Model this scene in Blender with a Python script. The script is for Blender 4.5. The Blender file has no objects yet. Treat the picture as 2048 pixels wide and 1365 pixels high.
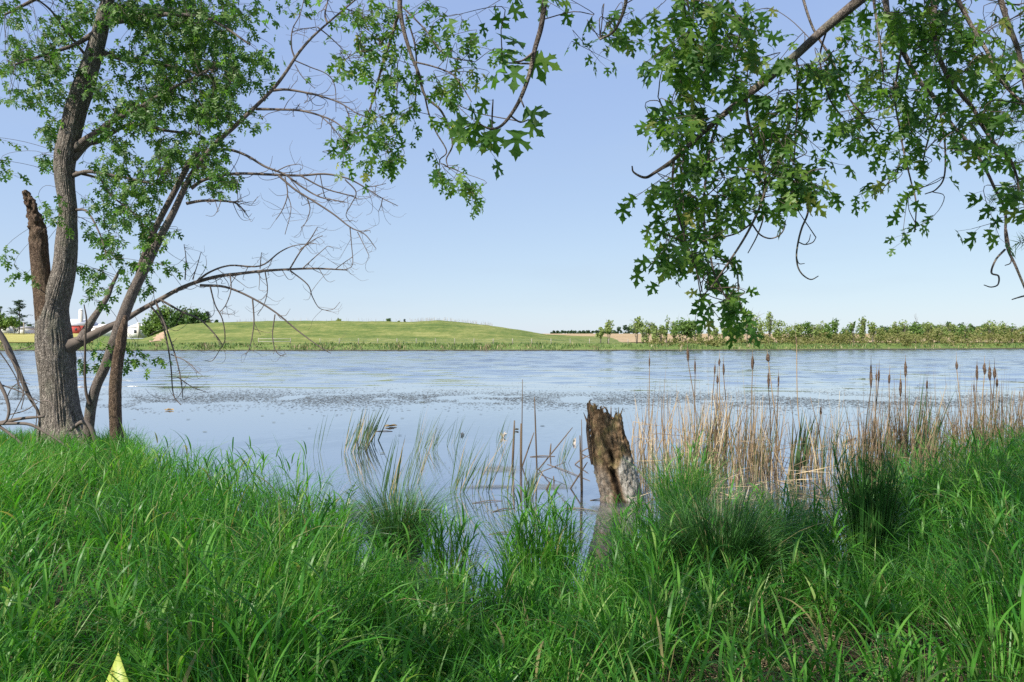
import bpy, math, random
import numpy as np
from mathutils import Vector, geometry
from math import radians as R, pi, sin, cos

random.seed(7)
rng = np.random.default_rng(11)
SC = bpy.context.scene
COL = SC.collection

# ------------------------------------------------------------------ camera, sky, sun, exposure
F, CX, HY, CZ = 1365.0, 1024.0, 683.0, 2.0       # focal length in px of a 2048 wide picture
cam = bpy.data.cameras.new('camera'); cam_o = bpy.data.objects.new('camera', cam); COL.objects.link(cam_o)
cam.sensor_width = 36.0; cam.lens = 36.0 * F / 2048.0
cam.clip_start = 0.05; cam.clip_end = 9000
cam_o.location = (0, 0, CZ); cam_o.rotation_euler = (R(90), 0, 0)
SC.camera = cam_o

SUN_EL, SUN_AZ = R(46), R(-138)                  # azimuth clockwise from +Y: behind the camera, to the left
W = bpy.data.worlds.new("World"); SC.world = W; W.use_nodes = True
nt = W.node_tree; nt.nodes.clear()
sky = nt.nodes.new('ShaderNodeTexSky'); sky.sky_type = 'NISHITA'; sky.sun_disc = False
sky.sun_elevation = SUN_EL; sky.sun_rotation = SUN_AZ
sky.altitude = 200; sky.air_density = 1.0; sky.dust_density = 0.35; sky.ozone_density = 2.2
bg = nt.nodes.new('ShaderNodeBackground'); bg.inputs['Strength'].default_value = 0.12
wo = nt.nodes.new('ShaderNodeOutputWorld')
# tone curve and gain on each channel: the sky is flatter from zenith to horizon than the clear model, with faint thin cirrus
sx = nt.nodes.new('ShaderNodeSeparateColor'); cx = nt.nodes.new('ShaderNodeCombineColor'); nt.links.new(sky.outputs[0], sx.inputs[0])
for ch, (pw_, k_) in enumerate(((.42, 1.12), (.405, 1.29), (.19, 2.26))):
    a_ = nt.nodes.new('ShaderNodeMath'); a_.operation = 'POWER'; a_.inputs[1].default_value = pw_; nt.links.new(sx.outputs[ch], a_.inputs[0])
    m_ = nt.nodes.new('ShaderNodeMath'); m_.operation = 'MULTIPLY'; m_.inputs[1].default_value = k_; nt.links.new(a_.outputs[0], m_.inputs[0]); nt.links.new(m_.outputs[0], cx.inputs[ch])
tc = nt.nodes.new('ShaderNodeTexCoord'); mp = nt.nodes.new('ShaderNodeMapping'); mp.inputs['Scale'].default_value = (1.2, 1.2, 7); mp.inputs['Rotation'].default_value = (0, .12, .5)
nz = nt.nodes.new('ShaderNodeTexNoise'); nz.inputs['Scale'].default_value = 1.6; nz.inputs['Detail'].default_value = 6; nz.inputs['Roughness'].default_value = .6
nt.links.new(tc.outputs['Generated'], mp.inputs[0]); nt.links.new(mp.outputs[0], nz.inputs['Vector'])
mr_ = nt.nodes.new('ShaderNodeMapRange'); mr_.inputs['From Min'].default_value = .5; mr_.inputs['From Max'].default_value = .8; mr_.inputs['To Max'].default_value = .22; nt.links.new(nz.outputs['Fac'], mr_.inputs['Value'])
tn = nt.nodes.new('ShaderNodeMix'); tn.data_type = 'RGBA'; tn.inputs[7].default_value = (1.8, 2.2, 2.7, 1)
nt.links.new(mr_.outputs['Result'], tn.inputs[0]); nt.links.new(cx.outputs[0], tn.inputs[6]); nt.links.new(tn.outputs[2], bg.inputs[0]); nt.links.new(bg.outputs[0], wo.inputs[0])

sl = bpy.data.lights.new('sun', 'SUN'); sl.energy = 3.5; sl.angle = R(0.5); sl.color = (1.0, 0.94, 0.84)
so = bpy.data.objects.new('sun', sl); COL.objects.link(so)
sd = Vector((sin(SUN_AZ) * cos(SUN_EL), cos(SUN_AZ) * cos(SUN_EL), sin(SUN_EL)))
so.rotation_euler = (-sd).to_track_quat('-Z', 'Y').to_euler(); so.location = sd * 60

SC.view_settings.view_transform = 'Standard'; SC.view_settings.look = 'None'
SC.view_settings.exposure = 1.25; SC.view_settings.gamma = 1.0
SC.cycles.max_bounces = 8; SC.cycles.transparent_max_bounces = 8
SC.cycles.use_denoising = False; SC.cycles.denoiser = 'OPENIMAGEDENOISE'; SC.cycles.denoising_input_passes = 'RGB_ALBEDO_NORMAL'

# ------------------------------------------------------------------ helpers
def P(px, py, Y): return np.array([(px - CX) / F * Y, Y, CZ - (py - HY) / F * Y])
def GY(py, z=0.0): return (CZ - z) * F / (py - HY)
def G(px, py, z=0.0): return P(px, py, GY(py, z))

def vnoise(p, seed=0):
    p = np.asarray(p, float); i = np.floor(p).astype(np.int64); f = p - i; f = f * f * (3 - 2 * f)
    def h(ix, iy, iz):
        n = (ix * 374761393 + iy * 668265263 + iz * 2147483647 + seed * 1274126177) & 0xFFFFFFFF
        n = ((n ^ (n >> 13)) * 1274126177) & 0xFFFFFFFF
        n = (n ^ (n >> 16)) & 0xFFFF
        return n / 65535.0
    r = 0
    for dx in (0, 1):
        for dy in (0, 1):
            for dz in (0, 1):
                w = (f[..., 0] if dx else 1 - f[..., 0]) * (f[..., 1] if dy else 1 - f[..., 1]) * (f[..., 2] if dz else 1 - f[..., 2])
                r = r + w * h(i[..., 0] + dx, i[..., 1] + dy, i[..., 2] + dz)
    return r * 2 - 1
def fbm(p, o=4, seed=0):
    p = np.asarray(p, float); r = 0; a = 0.5
    for k in range(o):
        r = r + a * vnoise(p * 2 ** k, seed + k * 17); a *= 0.5
    return r

class MB:
    """collects geometry for ONE mesh object; c is a per-vertex colour attribute (random, along, mask)"""
    def __init__(s): s.v = []; s.q = []; s.t = []; s.c = []; s.n = 0
    def add(s, v, quads=None, tris=None, c=None):
        v = np.asarray(v, float).reshape(-1, 3)
        if c is None: c = np.zeros((len(v), 3))
        c = np.asarray(c, float)
        if c.ndim == 1: c = np.tile(c, (len(v), 1))
        s.v.append(v); s.c.append(c)
        if quads is not None and len(quads): s.q.append(np.asarray(quads, np.int64).reshape(-1, 4) + s.n)
        if tris is not None and len(tris): s.t.append(np.asarray(tris, np.int64).reshape(-1, 3) + s.n)
        s.n += len(v)
    def build(s, name, mat, parent=None, origin=(0, 0, 0), smooth=True):
        me = bpy.data.meshes.new(name)
        v = np.concatenate(s.v) if s.v else np.zeros((0, 3))
        v = v - np.asarray(origin, float)
        q = np.concatenate(s.q) if s.q else np.zeros((0, 4), np.int64)
        t = np.concatenate(s.t) if s.t else np.zeros((0, 3), np.int64)
        me.vertices.add(len(v)); me.vertices.foreach_set('co', v.astype(np.float32).ravel())
        li = np.concatenate([q.ravel(), t.ravel()]).astype(np.int32)
        me.loops.add(len(li)); me.loops.foreach_set('vertex_index', li)
        me.polygons.add(len(q) + len(t))
        ls = np.concatenate([np.arange(len(q)) * 4, len(q) * 4 + np.arange(len(t)) * 3]).astype(np.int32)
        me.polygons.foreach_set('loop_start', ls)
        me.update(calc_edges=True); me.validate()
        if smooth: me.polygons.foreach_set('use_smooth', np.ones(len(me.polygons), bool))
        c = np.concatenate(s.c); a = me.color_attributes.new('vc', 'FLOAT_COLOR', 'POINT')
        a.data.foreach_set('color', np.concatenate([c, np.ones((len(c), 1))], 1).astype(np.float32).ravel())
        if mat: me.materials.append(mat)
        o = bpy.data.objects.new(name, me); COL.objects.link(o)
        o.location = origin
        if parent is not None:
            o.parent = parent
            o.location = np.asarray(origin, float) - WP(parent)
        return o
def WP(o):
    p = np.zeros(3)
    while o is not None: p = p + np.array(o.location); o = o.parent
    return p
def tag(o, label=None, cat=None, group=None, kind=None):
    if label: o['label'] = label
    if cat: o['category'] = cat
    if group: o['group'] = group
    if kind: o['kind'] = kind
    return o
def empty(name, loc): 
    o = bpy.data.objects.new(name, None); COL.objects.link(o); o.location = loc; o.empty_display_size = 0.1
    return o

def smooth_path(pts, k=6):
    """Catmull-Rom through rows of (x,y,z,r)"""
    p = np.asarray(pts, float)
    if len(p) < 3: 
        t = np.linspace(0, 1, k + 1)[:, None]; return p[0] * (1 - t) + p[-1] * t
    q = np.vstack([2 * p[0] - p[1], p, 2 * p[-1] - p[-2]]); out = []
    t = np.linspace(0, 1, k, endpoint=False)[:, None]
    for i in range(1, len(q) - 2):
        a, b, c, d = q[i - 1], q[i], q[i + 1], q[i + 2]
        out.append(0.5 * (2 * b + (c - a) * t + (2 * a - 5 * b + 4 * c - d) * t ** 2 + (3 * b - a - 3 * c + d) * t ** 3))
    out.append(p[-1:]); return np.vstack(out)
def tube(mb, path, n=8, cap=True, c=(0, 0, 0), disp=None):
    p = path[:, :3]; r = np.maximum(path[:, 3], 1e-4)
    T = np.gradient(p, axis=0); T /= np.linalg.norm(T, axis=1, keepdims=True) + 1e-9
    ref = np.array([0, 1.0, 0.0]) if abs(T[:, 1]).mean() < 0.8 else np.array([1.0, 0, 0])
    U = np.cross(T, ref); U /= np.linalg.norm(U, axis=1, keepdims=True) + 1e-9; V = np.cross(T, U)
    a = np.arange(n) * 2 * pi / n
    ring = U[:, None, :] * np.cos(a)[None, :, None] + V[:, None, :] * np.sin(a)[None, :, None]
    rr = r[:, None] * np.ones((1, n))
    if disp is not None:
        s = np.concatenate([[0], np.cumsum(np.linalg.norm(np.diff(p, axis=0), axis=1))])
        rr = rr * disp(s[:, None] + 0 * a[None, :], a[None, :] + 0 * s[:, None], p[:, None, :] + ring * rr[..., None])
    v = p[:, None, :] + ring * rr[..., None]
    m = len(p); i = np.arange(m - 1)[:, None] * n; j = np.arange(n)[None, :]; j2 = (j + 1) % n
    q = np.stack([i + j, i + j2, i + n + j2, i + n + j], -1).reshape(-1, 4)
    tris = []
    vv = v.reshape(-1, 3)
    if cap:
        vv = np.vstack([vv, p[0], p[-1] + T[-1] * r[-1] * 0.3]); b = m * n
        for k in range(n):
            tris.append((b, (k + 1) % n, k)); tris.append((b + 1, (m - 1) * n + k, (m - 1) * n + (k + 1) % n))
    mb.add(vv, q, tris, np.asarray(c, float))
def px_path(pts, Y, k=6, dY=0.0):
    """traced polyline (px, py, radius px[, depth]) -> world path"""
    out = []
    for i, a in enumerate(pts):
        y = a[3] if len(a) > 3 else Y + dY * i / max(1, len(pts) - 1)
        out.append(np.append(P(a[0], a[1], y), a[2] * y / F))
    return smooth_path(out, k)

def ribbons(mb, base, az, th0, dth, L, w, K=6, pw=1.5, prof=None, tw=0.0, mask=0.0, rnd=None, kink=None, fold=0.0):
    base = np.asarray(base, float); N = len(base)
    f = lambda a: np.broadcast_to(np.asarray(a, float), (N,))
    az, th0, dth, L, w, tw, mask = map(f, (az, th0, dth, L, w, tw, mask))
    t = np.linspace(0, 1, K + 1)
    th = th0[:, None] + dth[:, None] * t[None, :] ** pw
    if kink is not None:
        kp, ka = kink; th = th + f(ka)[:, None] * (t[None, :] > f(kp)[:, None])
    d = np.stack([np.sin(th) * np.cos(az)[:, None], np.sin(th) * np.sin(az)[:, None], np.cos(th)], -1)
    step = d * (L / K)[:, None, None]
    pos = base[:, None, :] + np.concatenate([np.zeros((N, 1, 3)), np.cumsum(step[:, :-1], 1)], 1)
    s = np.stack([-np.sin(az), np.cos(az), 0 * az], -1)[:, None, :] + 0 * d
    nrm = np.cross(d, s)
    ph = tw[:, None] * (0.35 + 0.65 * t[None, :])
    s = s * np.cos(ph)[..., None] + nrm * np.sin(ph)[..., None]
    pr = (prof if prof is not None else np.clip(0.55 + 1.6 * t, 0, 1) * np.clip((1 - t) * 1.7, 0.03, 1) ** 0.8)
    hw = (w[:, None] * pr[None, :] * 0.5)[..., None]
    v = np.stack([pos - s * hw, pos + s * hw], 2).reshape(N, -1, 3)
    M = 2 * (K + 1)
    k = np.arange(K) * 2
    q1 = np.stack([k, k + 1, k + 3, k + 2], -1)
    q = (q1[None] + (np.arange(N) * M)[:, None, None]).reshape(-1, 4)
    if rnd is None: rnd = rng.random(N)
    c = np.zeros((N, M, 3)); c[..., 0] = rnd[:, None]; c[..., 1] = np.repeat(t, 2)[None]; c[..., 2] = mask[:, None]
    mb.add(v.reshape(-1, 3), q, None, c.reshape(-1, 3))
    return pos

# ---- lobed maple leaf, seen flat: unit length along +y
_half = [(0, 0), (0.12, -0.03), (0.24, 0.0), (0.40, -0.02), (0.31, 0.09), (0.19, 0.16), (0.12, 0.24), (0.22, 0.31), (0.33, 0.33), (0.46, 0.30), (0.40, 0.41),
         (0.56, 0.56), (0.42, 0.55), (0.38, 0.66), (0.29, 0.56), (0.19, 0.47), (0.07, 0.42), (0.10, 0.56), (0.15, 0.66), (0.26, 0.70), (0.17, 0.77), (0.13, 0.86), (0.07, 0.88)]
_out = _half + [(0, 1.06)] + [(-x, y) for x, y in reversed(_half[1:])]
_tri = geometry.tessellate_polygon([[Vector((x, y, 0)) for x, y in _out]])
LV = np.array([(x, y, 0.0) for x, y in _out]); LT = np.array(_tri)
_lo = [(0, 0), (0.38, 0.0), (0.13, 0.22), (0.46, 0.32), (0.54, 0.56), (0.30, 0.56), (0.07, 0.42), (0.25, 0.70), (0, 1.06), (-0.25, 0.70), (-0.07, 0.42), (-0.30, 0.56), (-0.54, 0.56), (-0.46, 0.32), (-0.13, 0.22), (-0.38, 0.0)]
LV2 = np.array([(x, y, 0.0) for x, y in _lo]); LT2 = np.array(geometry.tessellate_polygon([[Vector((x, y, 0)) for x, y in _lo]]))

def unit(v): return v / (np.linalg.norm(v, axis=-1, keepdims=True) + 1e-9)
def leaves(mb, pos, tip, nrm, size, lo=False, mask=0.0):
    V0, T0 = (LV2, LT2) if lo else (LV, LT)
    N = len(pos); pos = np.asarray(pos)
    tip = unit(np.asarray(tip)); side = unit(np.cross(tip, nrm)); nz = np.cross(side, tip)
    size = np.broadcast_to(size, (N,))
    fold = rng.uniform(-0.1, 0.55, N); droop = rng.uniform(-0.1, 0.5, N); wid = rng.uniform(0.8, 1.05, N)
    x = V0[None, :, 0] * wid[:, None]; y = V0[None, :, 1] + 0 * x
    z = -fold[:, None] * np.abs(x) - droop[:, None] * (y ** 2) * 0.6
    v = pos[:, None] + size[:, None, None] * (x[..., None] * side[:, None] + y[..., None] * tip[:, None] + z[..., None] * nz[:, None])
    M = len(V0)
    t = (T0[None] + (np.arange(N) * M)[:, None, None]).reshape(-1, 3)
    c = np.zeros((N, M, 3)); c[..., 0] = rng.random(N)[:, None]; c[..., 1] = np.abs(x); c[..., 2] = mask
    mb.add(v.reshape(-1, 3), None, t, c.reshape(-1, 3))

def sprays(mbl, mbt, blobs, anchors, Y, dYj, size, per=8, lo=False, facing=0.8, reach=1.2, dens=1.0):
    """blobs: (px, py, rx, ry, sprays[, Y]) -> twigs from the nearest branch, each carrying a spray of leaves"""
    A = np.vstack([a[:, :3] for a in anchors])
    for b in blobs:
        yb = b[5] if len(b) > 5 else Y
        for _ in range(int(b[4] * dens + rng.random())):
            a = rng.uniform(0, 2 * pi); rr = math.sqrt(rng.random())
            c = P(b[0] + b[2] * rr * cos(a), b[1] + b[3] * rr * sin(a), yb + rng.uniform(-dYj, dYj))
            n = int(rng.integers(max(3, per - 3), per + 3))
            # spray axis: hangs outward and down
            ax = unit(np.array([rng.normal(0, .8), rng.normal(0, .5), -0.55 + rng.normal(0, .35)]))
            d = np.linalg.norm(A - c, axis=1); k = int(d.argmin())
            ln = size * rng.uniform(1.2, 2.4) * (1 + per * 0.06)
            s0 = c - ax * ln * 0.5
            if 0.02 < d[k] < reach:
                mid = (A[k] + s0) / 2 + np.array([rng.normal(0, .06), rng.normal(0, .06), 0.1 * d[k]])
                path = smooth_path([np.append(A[k], .004 * size / .12), np.append(mid, .0032 * size / .12), np.append(s0, .0027 * size / .12), np.append(c + ax * ln * .5, .0016 * size / .12)], 4)
            else:
                path = smooth_path([np.append(s0, .003 * size / .12), np.append(c, .0024 * size / .12), np.append(c + ax * ln * .5, .0016 * size / .12)], 4)
            tube(mbt, path, 4, cap=False, c=(rng.random(), 0, 0))
            t = np.linspace(0, 1, n)
            node = s0 + ax * ln * t[:, None]
            out = unit(rng.normal(0, 1, (n, 3)) * np.array([1, .8, .6]) + np.array([0, 0, -0.25]) + ax * (0.2 + .8 * t[:, None]))
            pet = node + out * size * rng.uniform(.35, .75, (n, 1))
            tip = unit(out * .7 + np.array([0, 0, -0.75]) + rng.normal(0, .35, (n, 3)))
            nr = unit(np.array([0, -facing, 0.45]) + rng.normal(0, .5, (n, 3)))
            leaves(mbl, pet, tip, nr, size * rng.uniform(.65, 1.15, n), lo)
            # leaf stalks
            dirs = unit(pet - node); ln2 = np.linalg.norm(pet - node, axis=1)
            sd_ = unit(np.cross(dirs, np.array([0.1, 1, 0.2]))) * size * .009
            v = np.stack([node - sd_, node + sd_, pet + sd_, pet - sd_], 1).reshape(-1, 3)
            mbt.add(v, (np.arange(n)[:, None] * 4 + np.arange(4)[None]))

# ------------------------------------------------------------------ materials
def mat(name): 
    m = bpy.data.materials.new(name); m.use_nodes = True; n = m.node_tree; n.nodes.clear()
    o = n.nodes.new('ShaderNodeOutputMaterial'); return m, n, o
def node(n, t, **kw):
    x = n.nodes.new(t)
    for k, v in kw.items(): setattr(x, k, v)
    return x
def ramp(n, fac, stops):
    r = node(n, 'ShaderNodeValToRGB'); cr = r.color_ramp
    while len(cr.elements) < len(stops): cr.elements.new(0.5)
    for e, (p, c) in zip(cr.elements, stops): e.position = p; e.color = (*c, 1)
    n.links.new(fac, r.inputs[0]); return r.outputs[0]
def vcol(n):
    a = node(n, 'ShaderNodeAttribute', attribute_name='vc'); s = node(n, 'ShaderNodeSeparateColor')
    n.links.new(a.outputs['Color'], s.inputs[0]); return s.outputs
def mixc(n, f, a, b, mode='MIX'):
    m = node(n, 'ShaderNodeMix', data_type='RGBA', blend_type=mode)
    for i, x in ((0, f), (6, a), (7, b)):
        if hasattr(x, 'is_output'): n.links.new(x, m.inputs[i])
        elif i == 0: m.inputs[0].default_value = x
        else: m.inputs[i].default_value = (*x, 1)
    return m.outputs[2]
def noise_tex(n, scale, detail=4, rough=.55, vec=None, sc=None):
    t = node(n, 'ShaderNodeTexNoise'); t.inputs['Scale'].default_value = scale; t.inputs['Detail'].default_value = detail; t.inputs['Roughness'].default_value = rough
    if sc is not None:
        mp = node(n, 'ShaderNodeMapping'); mp.inputs['Scale'].default_value = sc
        n.links.new(vec, mp.inputs[0]); vec = mp.outputs[0]
    if vec is not None: n.links.new(vec, t.inputs['Vector'])
    return t.outputs['Fac']
def objco(n):
    g = node(n, 'ShaderNodeNewGeometry'); return g.outputs['Position']
def leafy(name, stops, trans=0.35, rough=.45, tcol=None, spec=.4, dry=None, along=None):
    """thin plant matter: diffuse + gloss + light shining through"""
    m, n, o = mat(name); v = vcol(n)
    col = ramp(n, v[0], stops)
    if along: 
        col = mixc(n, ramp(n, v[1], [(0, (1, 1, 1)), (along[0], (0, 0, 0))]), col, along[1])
    if dry: col = mixc(n, v[2], col, dry)
    p = node(n, 'ShaderNodeBsdfPrincipled'); p.inputs['Roughness'].default_value = rough; p.inputs['Specular IOR Level'].default_value = spec
    n.links.new(col, p.inputs['Base Color'])
    t = node(n, 'ShaderNodeBsdfTranslucent')
    n.links.new(mixc(n, 1.0, col, tcol or (1.5, 1.6, .7), 'MULTIPLY'), t.inputs[0])
    mx = node(n, 'ShaderNodeMixShader'); mx.inputs[0].default_value = trans
    n.links.new(p.outputs[0], mx.inputs[1]); n.links.new(t.outputs[0], mx.inputs[2]); n.links.new(mx.outputs[0], o.inputs[0])
    return m
def simple(name, stops, scale=3.0, rough=.8, sc=(1, 1, 1), bump=0.0, bscale=20, bsc=(1, 1, 1), detail=5, spec=.3, metallic=0):
    m, n, o = mat(name); pos = objco(n)
    p = node(n, 'ShaderNodeBsdfPrincipled'); p.inputs['Roughness'].default_value = rough; p.inputs['Specular IOR Level'].default_value = spec
    p.inputs['Metallic'].default_value = metallic
    n.links.new(ramp(n, noise_tex(n, scale, detail, .6, pos, sc), stops), p.inputs['Base Color'])
    if bump:
        b = node(n, 'ShaderNodeBump'); b.inputs['Strength'].default_value = bump; b.inputs['Distance'].default_value = .02
        n.links.new(noise_tex(n, bscale, 5, .6, pos, bsc), b.inputs['Height']); n.links.new(b.outputs[0], p.inputs['Normal'])
    n.links.new(p.outputs[0], o.inputs[0]); return m

M = {}
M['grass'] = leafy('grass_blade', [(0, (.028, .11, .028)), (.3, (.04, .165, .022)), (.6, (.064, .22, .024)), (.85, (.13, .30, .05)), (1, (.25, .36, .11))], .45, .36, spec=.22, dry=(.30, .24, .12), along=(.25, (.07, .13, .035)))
M['sedge'] = leafy('sedge_blade', [(0, (.028, .085, .022)), (.6, (.045, .13, .03)), (1, (.08, .18, .045))], .25, .4, spec=.45, dry=(.30, .24, .13))
M['sedge_dark'] = leafy('dark_sedge_blade', [(0, (.026, .085, .022)), (.6, (.042, .135, .027)), (1, (.08, .19, .045))], .2, .45, spec=.3, dry=(.25, .20, .11))
M['rush'] = leafy('rush_blade', [(0, (.03, .065, .025)), (.6, (.05, .10, .034)), (1, (.10, .13, .05))], .2, .45, dry=(.33, .25, .16))
M['reed'] = leafy('dry_reed', [(0, (.085, .06, .038)), (.3, (.20, .14, .085)), (.6, (.35, .255, .15)), (.85, (.47, .365, .225)), (1, (.57, .49, .35))], .12, .6, tcol=(1, .9, .7), spec=.25)
M['reed_shaded'] = leafy('shaded_reed', [(0, (.07, .05, .035)), (.6, (.14, .105, .07)), (1, (.25, .19, .13))], .08, .6, tcol=(1, .9, .7), spec=.25)  # darker copy of the dry reed: shade on the broken stalks put into the colour
M['straw'] = leafy('matted_straw', [(0, (.09, .065, .04)), (.6, (.18, .135, .08)), (1, (.32, .26, .16))], .1, .7, tcol=(1, .9, .7), spec=.2)
M['maple'] = leafy('maple_leaf', [(0, (.042, .115, .022)), (.55, (.078, .175, .033)), (.93, (.15, .255, .045)), (1, (.27, .27, .08))], .55, .42, spec=.35)
M['maple_far'] = leafy('maple_leaf_light', [(0, (.045, .115, .022)), (.55, (.075, .17, .032)), (1, (.14, .24, .05))], .5, .42, spec=.35)
M['needle'] = leafy('needle_spray', [(0, (.03, .08, .03)), (1, (.06, .13, .05))], .2)
M['broadleaf'] = leafy('broad_leaf', [(0, (.06, .15, .03)), (1, (.10, .20, .05))], .4, .35)
M['seed'] = simple('cattail_head', [(.3, (.05, .032, .022)), (.55, (.10, .065, .045)), (.75, (.33, .26, .19))], 60, .95, bump=.5, bscale=160)
M['twig'] = simple('twig_bark', [(0, (.045, .035, .028)), (1, (.12, .095, .075))], 9, .85)
M['deadwood'] = simple('dead_branch', [(0, (.06, .048, .042)), (1, (.19, .155, .13))], 6, .85)

def bark_mat(name, dark, mid, light, wsc=(7, 7, 1.6), lich=(.20, .21, .15), bstr=1.0, dist=.03):
    m, n, o = mat(name); pos = objco(n)
    a = noise_tex(n, 5, 8, .68, pos, wsc)
    v = node(n, 'ShaderNodeTexVoronoi', feature='DISTANCE_TO_EDGE'); v.inputs['Scale'].default_value = 4
    mp = node(n, 'ShaderNodeMapping'); mp.inputs['Scale'].default_value = (wsc[0] * 1.5, wsc[1] * 1.5, wsc[2] * .8)
    wn = node(n, 'ShaderNodeTexNoise'); wn.inputs['Scale'].default_value = 6; wn.inputs['Detail'].default_value = 4
    n.links.new(pos, wn.inputs[0])
    off = node(n, 'ShaderNodeVectorMath', operation='MULTIPLY_ADD'); off.inputs[1].default_value = (.25, .25, .4)
    n.links.new(wn.outputs['Color'], off.inputs[0]); n.links.new(pos, off.inputs[2])
    n.links.new(off.outputs[0], mp.inputs[0]); n.links.new(mp.outputs[0], v.inputs['Vector'])
    crack = ramp(n, v.outputs['Distance'], [(0, (.25, .25, .25)), (.22, (1, 1, 1))])
    col = ramp(n, a, [(.30, dark), (.5, mid), (.68, light)])
    col = mixc(n, .6, col, crack, 'MULTIPLY')
    col = mixc(n, ramp(n, noise_tex(n, 3.2, 5, .6, pos), [(.52, (0, 0, 0)), (.72, (.55, .55, .55))]), col, lich)
    p = node(n, 'ShaderNodeBsdfPrincipled'); p.inputs['Roughness'].default_value = .9; p.inputs['Specular IOR Level'].default_value = .2
    n.links.new(col, p.inputs['Base Color'])
    b = node(n, 'ShaderNodeBump'); b.inputs['Strength'].default_value = bstr; b.inputs['Distance'].default_value = dist
    ad = node(n, 'ShaderNodeMath', operation='MULTIPLY_ADD'); ad.inputs[1].default_value = .6
    n.links.new(crack, ad.inputs[0]); n.links.new(a, ad.inputs[2]); n.links.new(ad.outputs[0], b.inputs['Height'])
    n.links.new(b.outputs[0], p.inputs['Normal']); n.links.new(p.outputs[0], o.inputs[0]); return m
M['bark'] = bark_mat('maple_bark', (.125, .106, .09), (.27, .235, .2), (.43, .385, .335))
M['bark_thin'] = bark_mat('stem_bark', (.08, .064, .054), (.18, .148, .128), (.29, .25, .22), (12, 12, 3), bstr=.7, dist=.015)
M['rotten'] = bark_mat('rotten_bark', (.07, .048, .035), (.17, .115, .08), (.30, .22, .16), (9, 9, 2), lich=(.22, .16, .10))

# ------------------------------------------------------------------ setting: near ground, water
SH = np.array([(-1500, 15), (-400, 14), (0, 13.4), (250, 12.9), (285, 10.5), (330, 9.0), (450, 8.2), (590, 7.2), (660, 6.3), (740, 5.5), (880, 4.9), (1000, 4.8), (1120, 4.75), (1240, 5.1), (1320, 5.9), (1420, 6.3), (1560, 6.35), (1680, 6.1), (1800, 6.7), (1880, 8.2), (2000, 9.3), (2400, 10), (3600, 11)], float)
def shore_y(px): return np.interp(px, SH[:, 0], SH[:, 1])
def ground_z(X, Y):
    Yc = np.maximum(Y, .8); px = CX + F * X / Yc
    d = shore_y(px) - Y
    z = np.where(d > 0, .32 * (1 - np.exp(-d / 2.0)), np.maximum(d * .22, -1.2))
    z = z + .05 * fbm(np.stack([X * 1.3, Y * 1.3, 0 * X], -1), 4, 3)
    return z
def grid_sheet(name, m, us, vs, fn, kind='structure'):
    U, V = np.meshgrid(us, vs); v = fn(U, V).reshape(-1, 3); a, b = len(us), len(vs)
    i = np.arange(b - 1)[:, None] * a; j = np.arange(a - 1)[None]
    q = np.stack([i + j, i + j + 1, i + a + j + 1, i + a + j], -1).reshape(-1, 4)
    mb = MB(); mb.add(v, q); o = mb.build(name, m); tag(o, kind=kind); return o

def soil():
    m, n, o = mat('bank_soil'); pos = objco(n)
    p = node(n, 'ShaderNodeBsdfPrincipled'); p.inputs['Roughness'].default_value = .9
    n.links.new(ramp(n, noise_tex(n, 9, 8, .7, pos, (1, 1, 1)), [(.3, (.022, .018, .011)), (.55, (.05, .04, .024)), (.75, (.10, .085, .045))]), p.inputs['Base Color'])
    b = node(n, 'ShaderNodeBump'); b.inputs['Distance'].default_value = .04; n.links.new(noise_tex(n, 30, 6, .7, pos), b.inputs['Height']); n.links.new(b.outputs[0], p.inputs['Normal'])
    n.links.new(p.outputs[0], o.inputs[0]); return m
nx = np.concatenate([np.linspace(-400, -16, 14), np.linspace(-15, 15, 220), np.linspace(16, 400, 14)])
ny = np.concatenate([np.linspace(-400, -10, 8), np.linspace(-9, 15, 180), np.linspace(16, 30, 6)])
grid_sheet('ground', soil(), nx, ny, lambda X, Y: np.stack([X, Y, ground_z(X, Y)], -1))

def water_mat():
    m, n, o = mat('lake_water'); pos = objco(n)
    w3 = noise_tex(n, 1, 3, .55, pos, (3.2, 6, 1))
    b = node(n, 'ShaderNodeBump'); b.inputs['Strength'].default_value = 1; b.inputs['Distance'].default_value = .0012; n.links.new(w3, b.inputs['Height'])
    p = node(n, 'ShaderNodeBsdfPrincipled'); p.inputs['IOR'].default_value = 1.6; p.inputs['Base Color'].default_value = (.06, .075, .095, 1)
    g_ = node(n, 'ShaderNodeBsdfGlossy'); g_.inputs['Roughness'].default_value = .04; g_.inputs['Color'].default_value = (.96, .965, .98, 1)
    mx = node(n, 'ShaderNodeMixShader'); mx.inputs[0].default_value = .5
    sp = node(n, 'ShaderNodeSeparateXYZ'); n.links.new(pos, sp.inputs[0]); mr = node(n, 'ShaderNodeMapRange'); n.links.new(sp.outputs['Y'], mr.inputs['Value'])
    mr.inputs['From Min'].default_value = 24; mr.inputs['From Max'].default_value = 60; mr.inputs['To Min'].default_value = .03; mr.inputs['To Max'].default_value = .15      # capillary ripples too fine to model
    for x in (p, g_): n.links.new(mr.outputs['Result'], x.inputs['Roughness'])
    for x in (p, g_): n.links.new(b.outputs[0], x.inputs['Normal'])
    n.links.new(p.outputs[0], mx.inputs[1]); n.links.new(g_.outputs[0], mx.inputs[2]); n.links.new(mx.outputs[0], o.inputs[0]); return m
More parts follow.
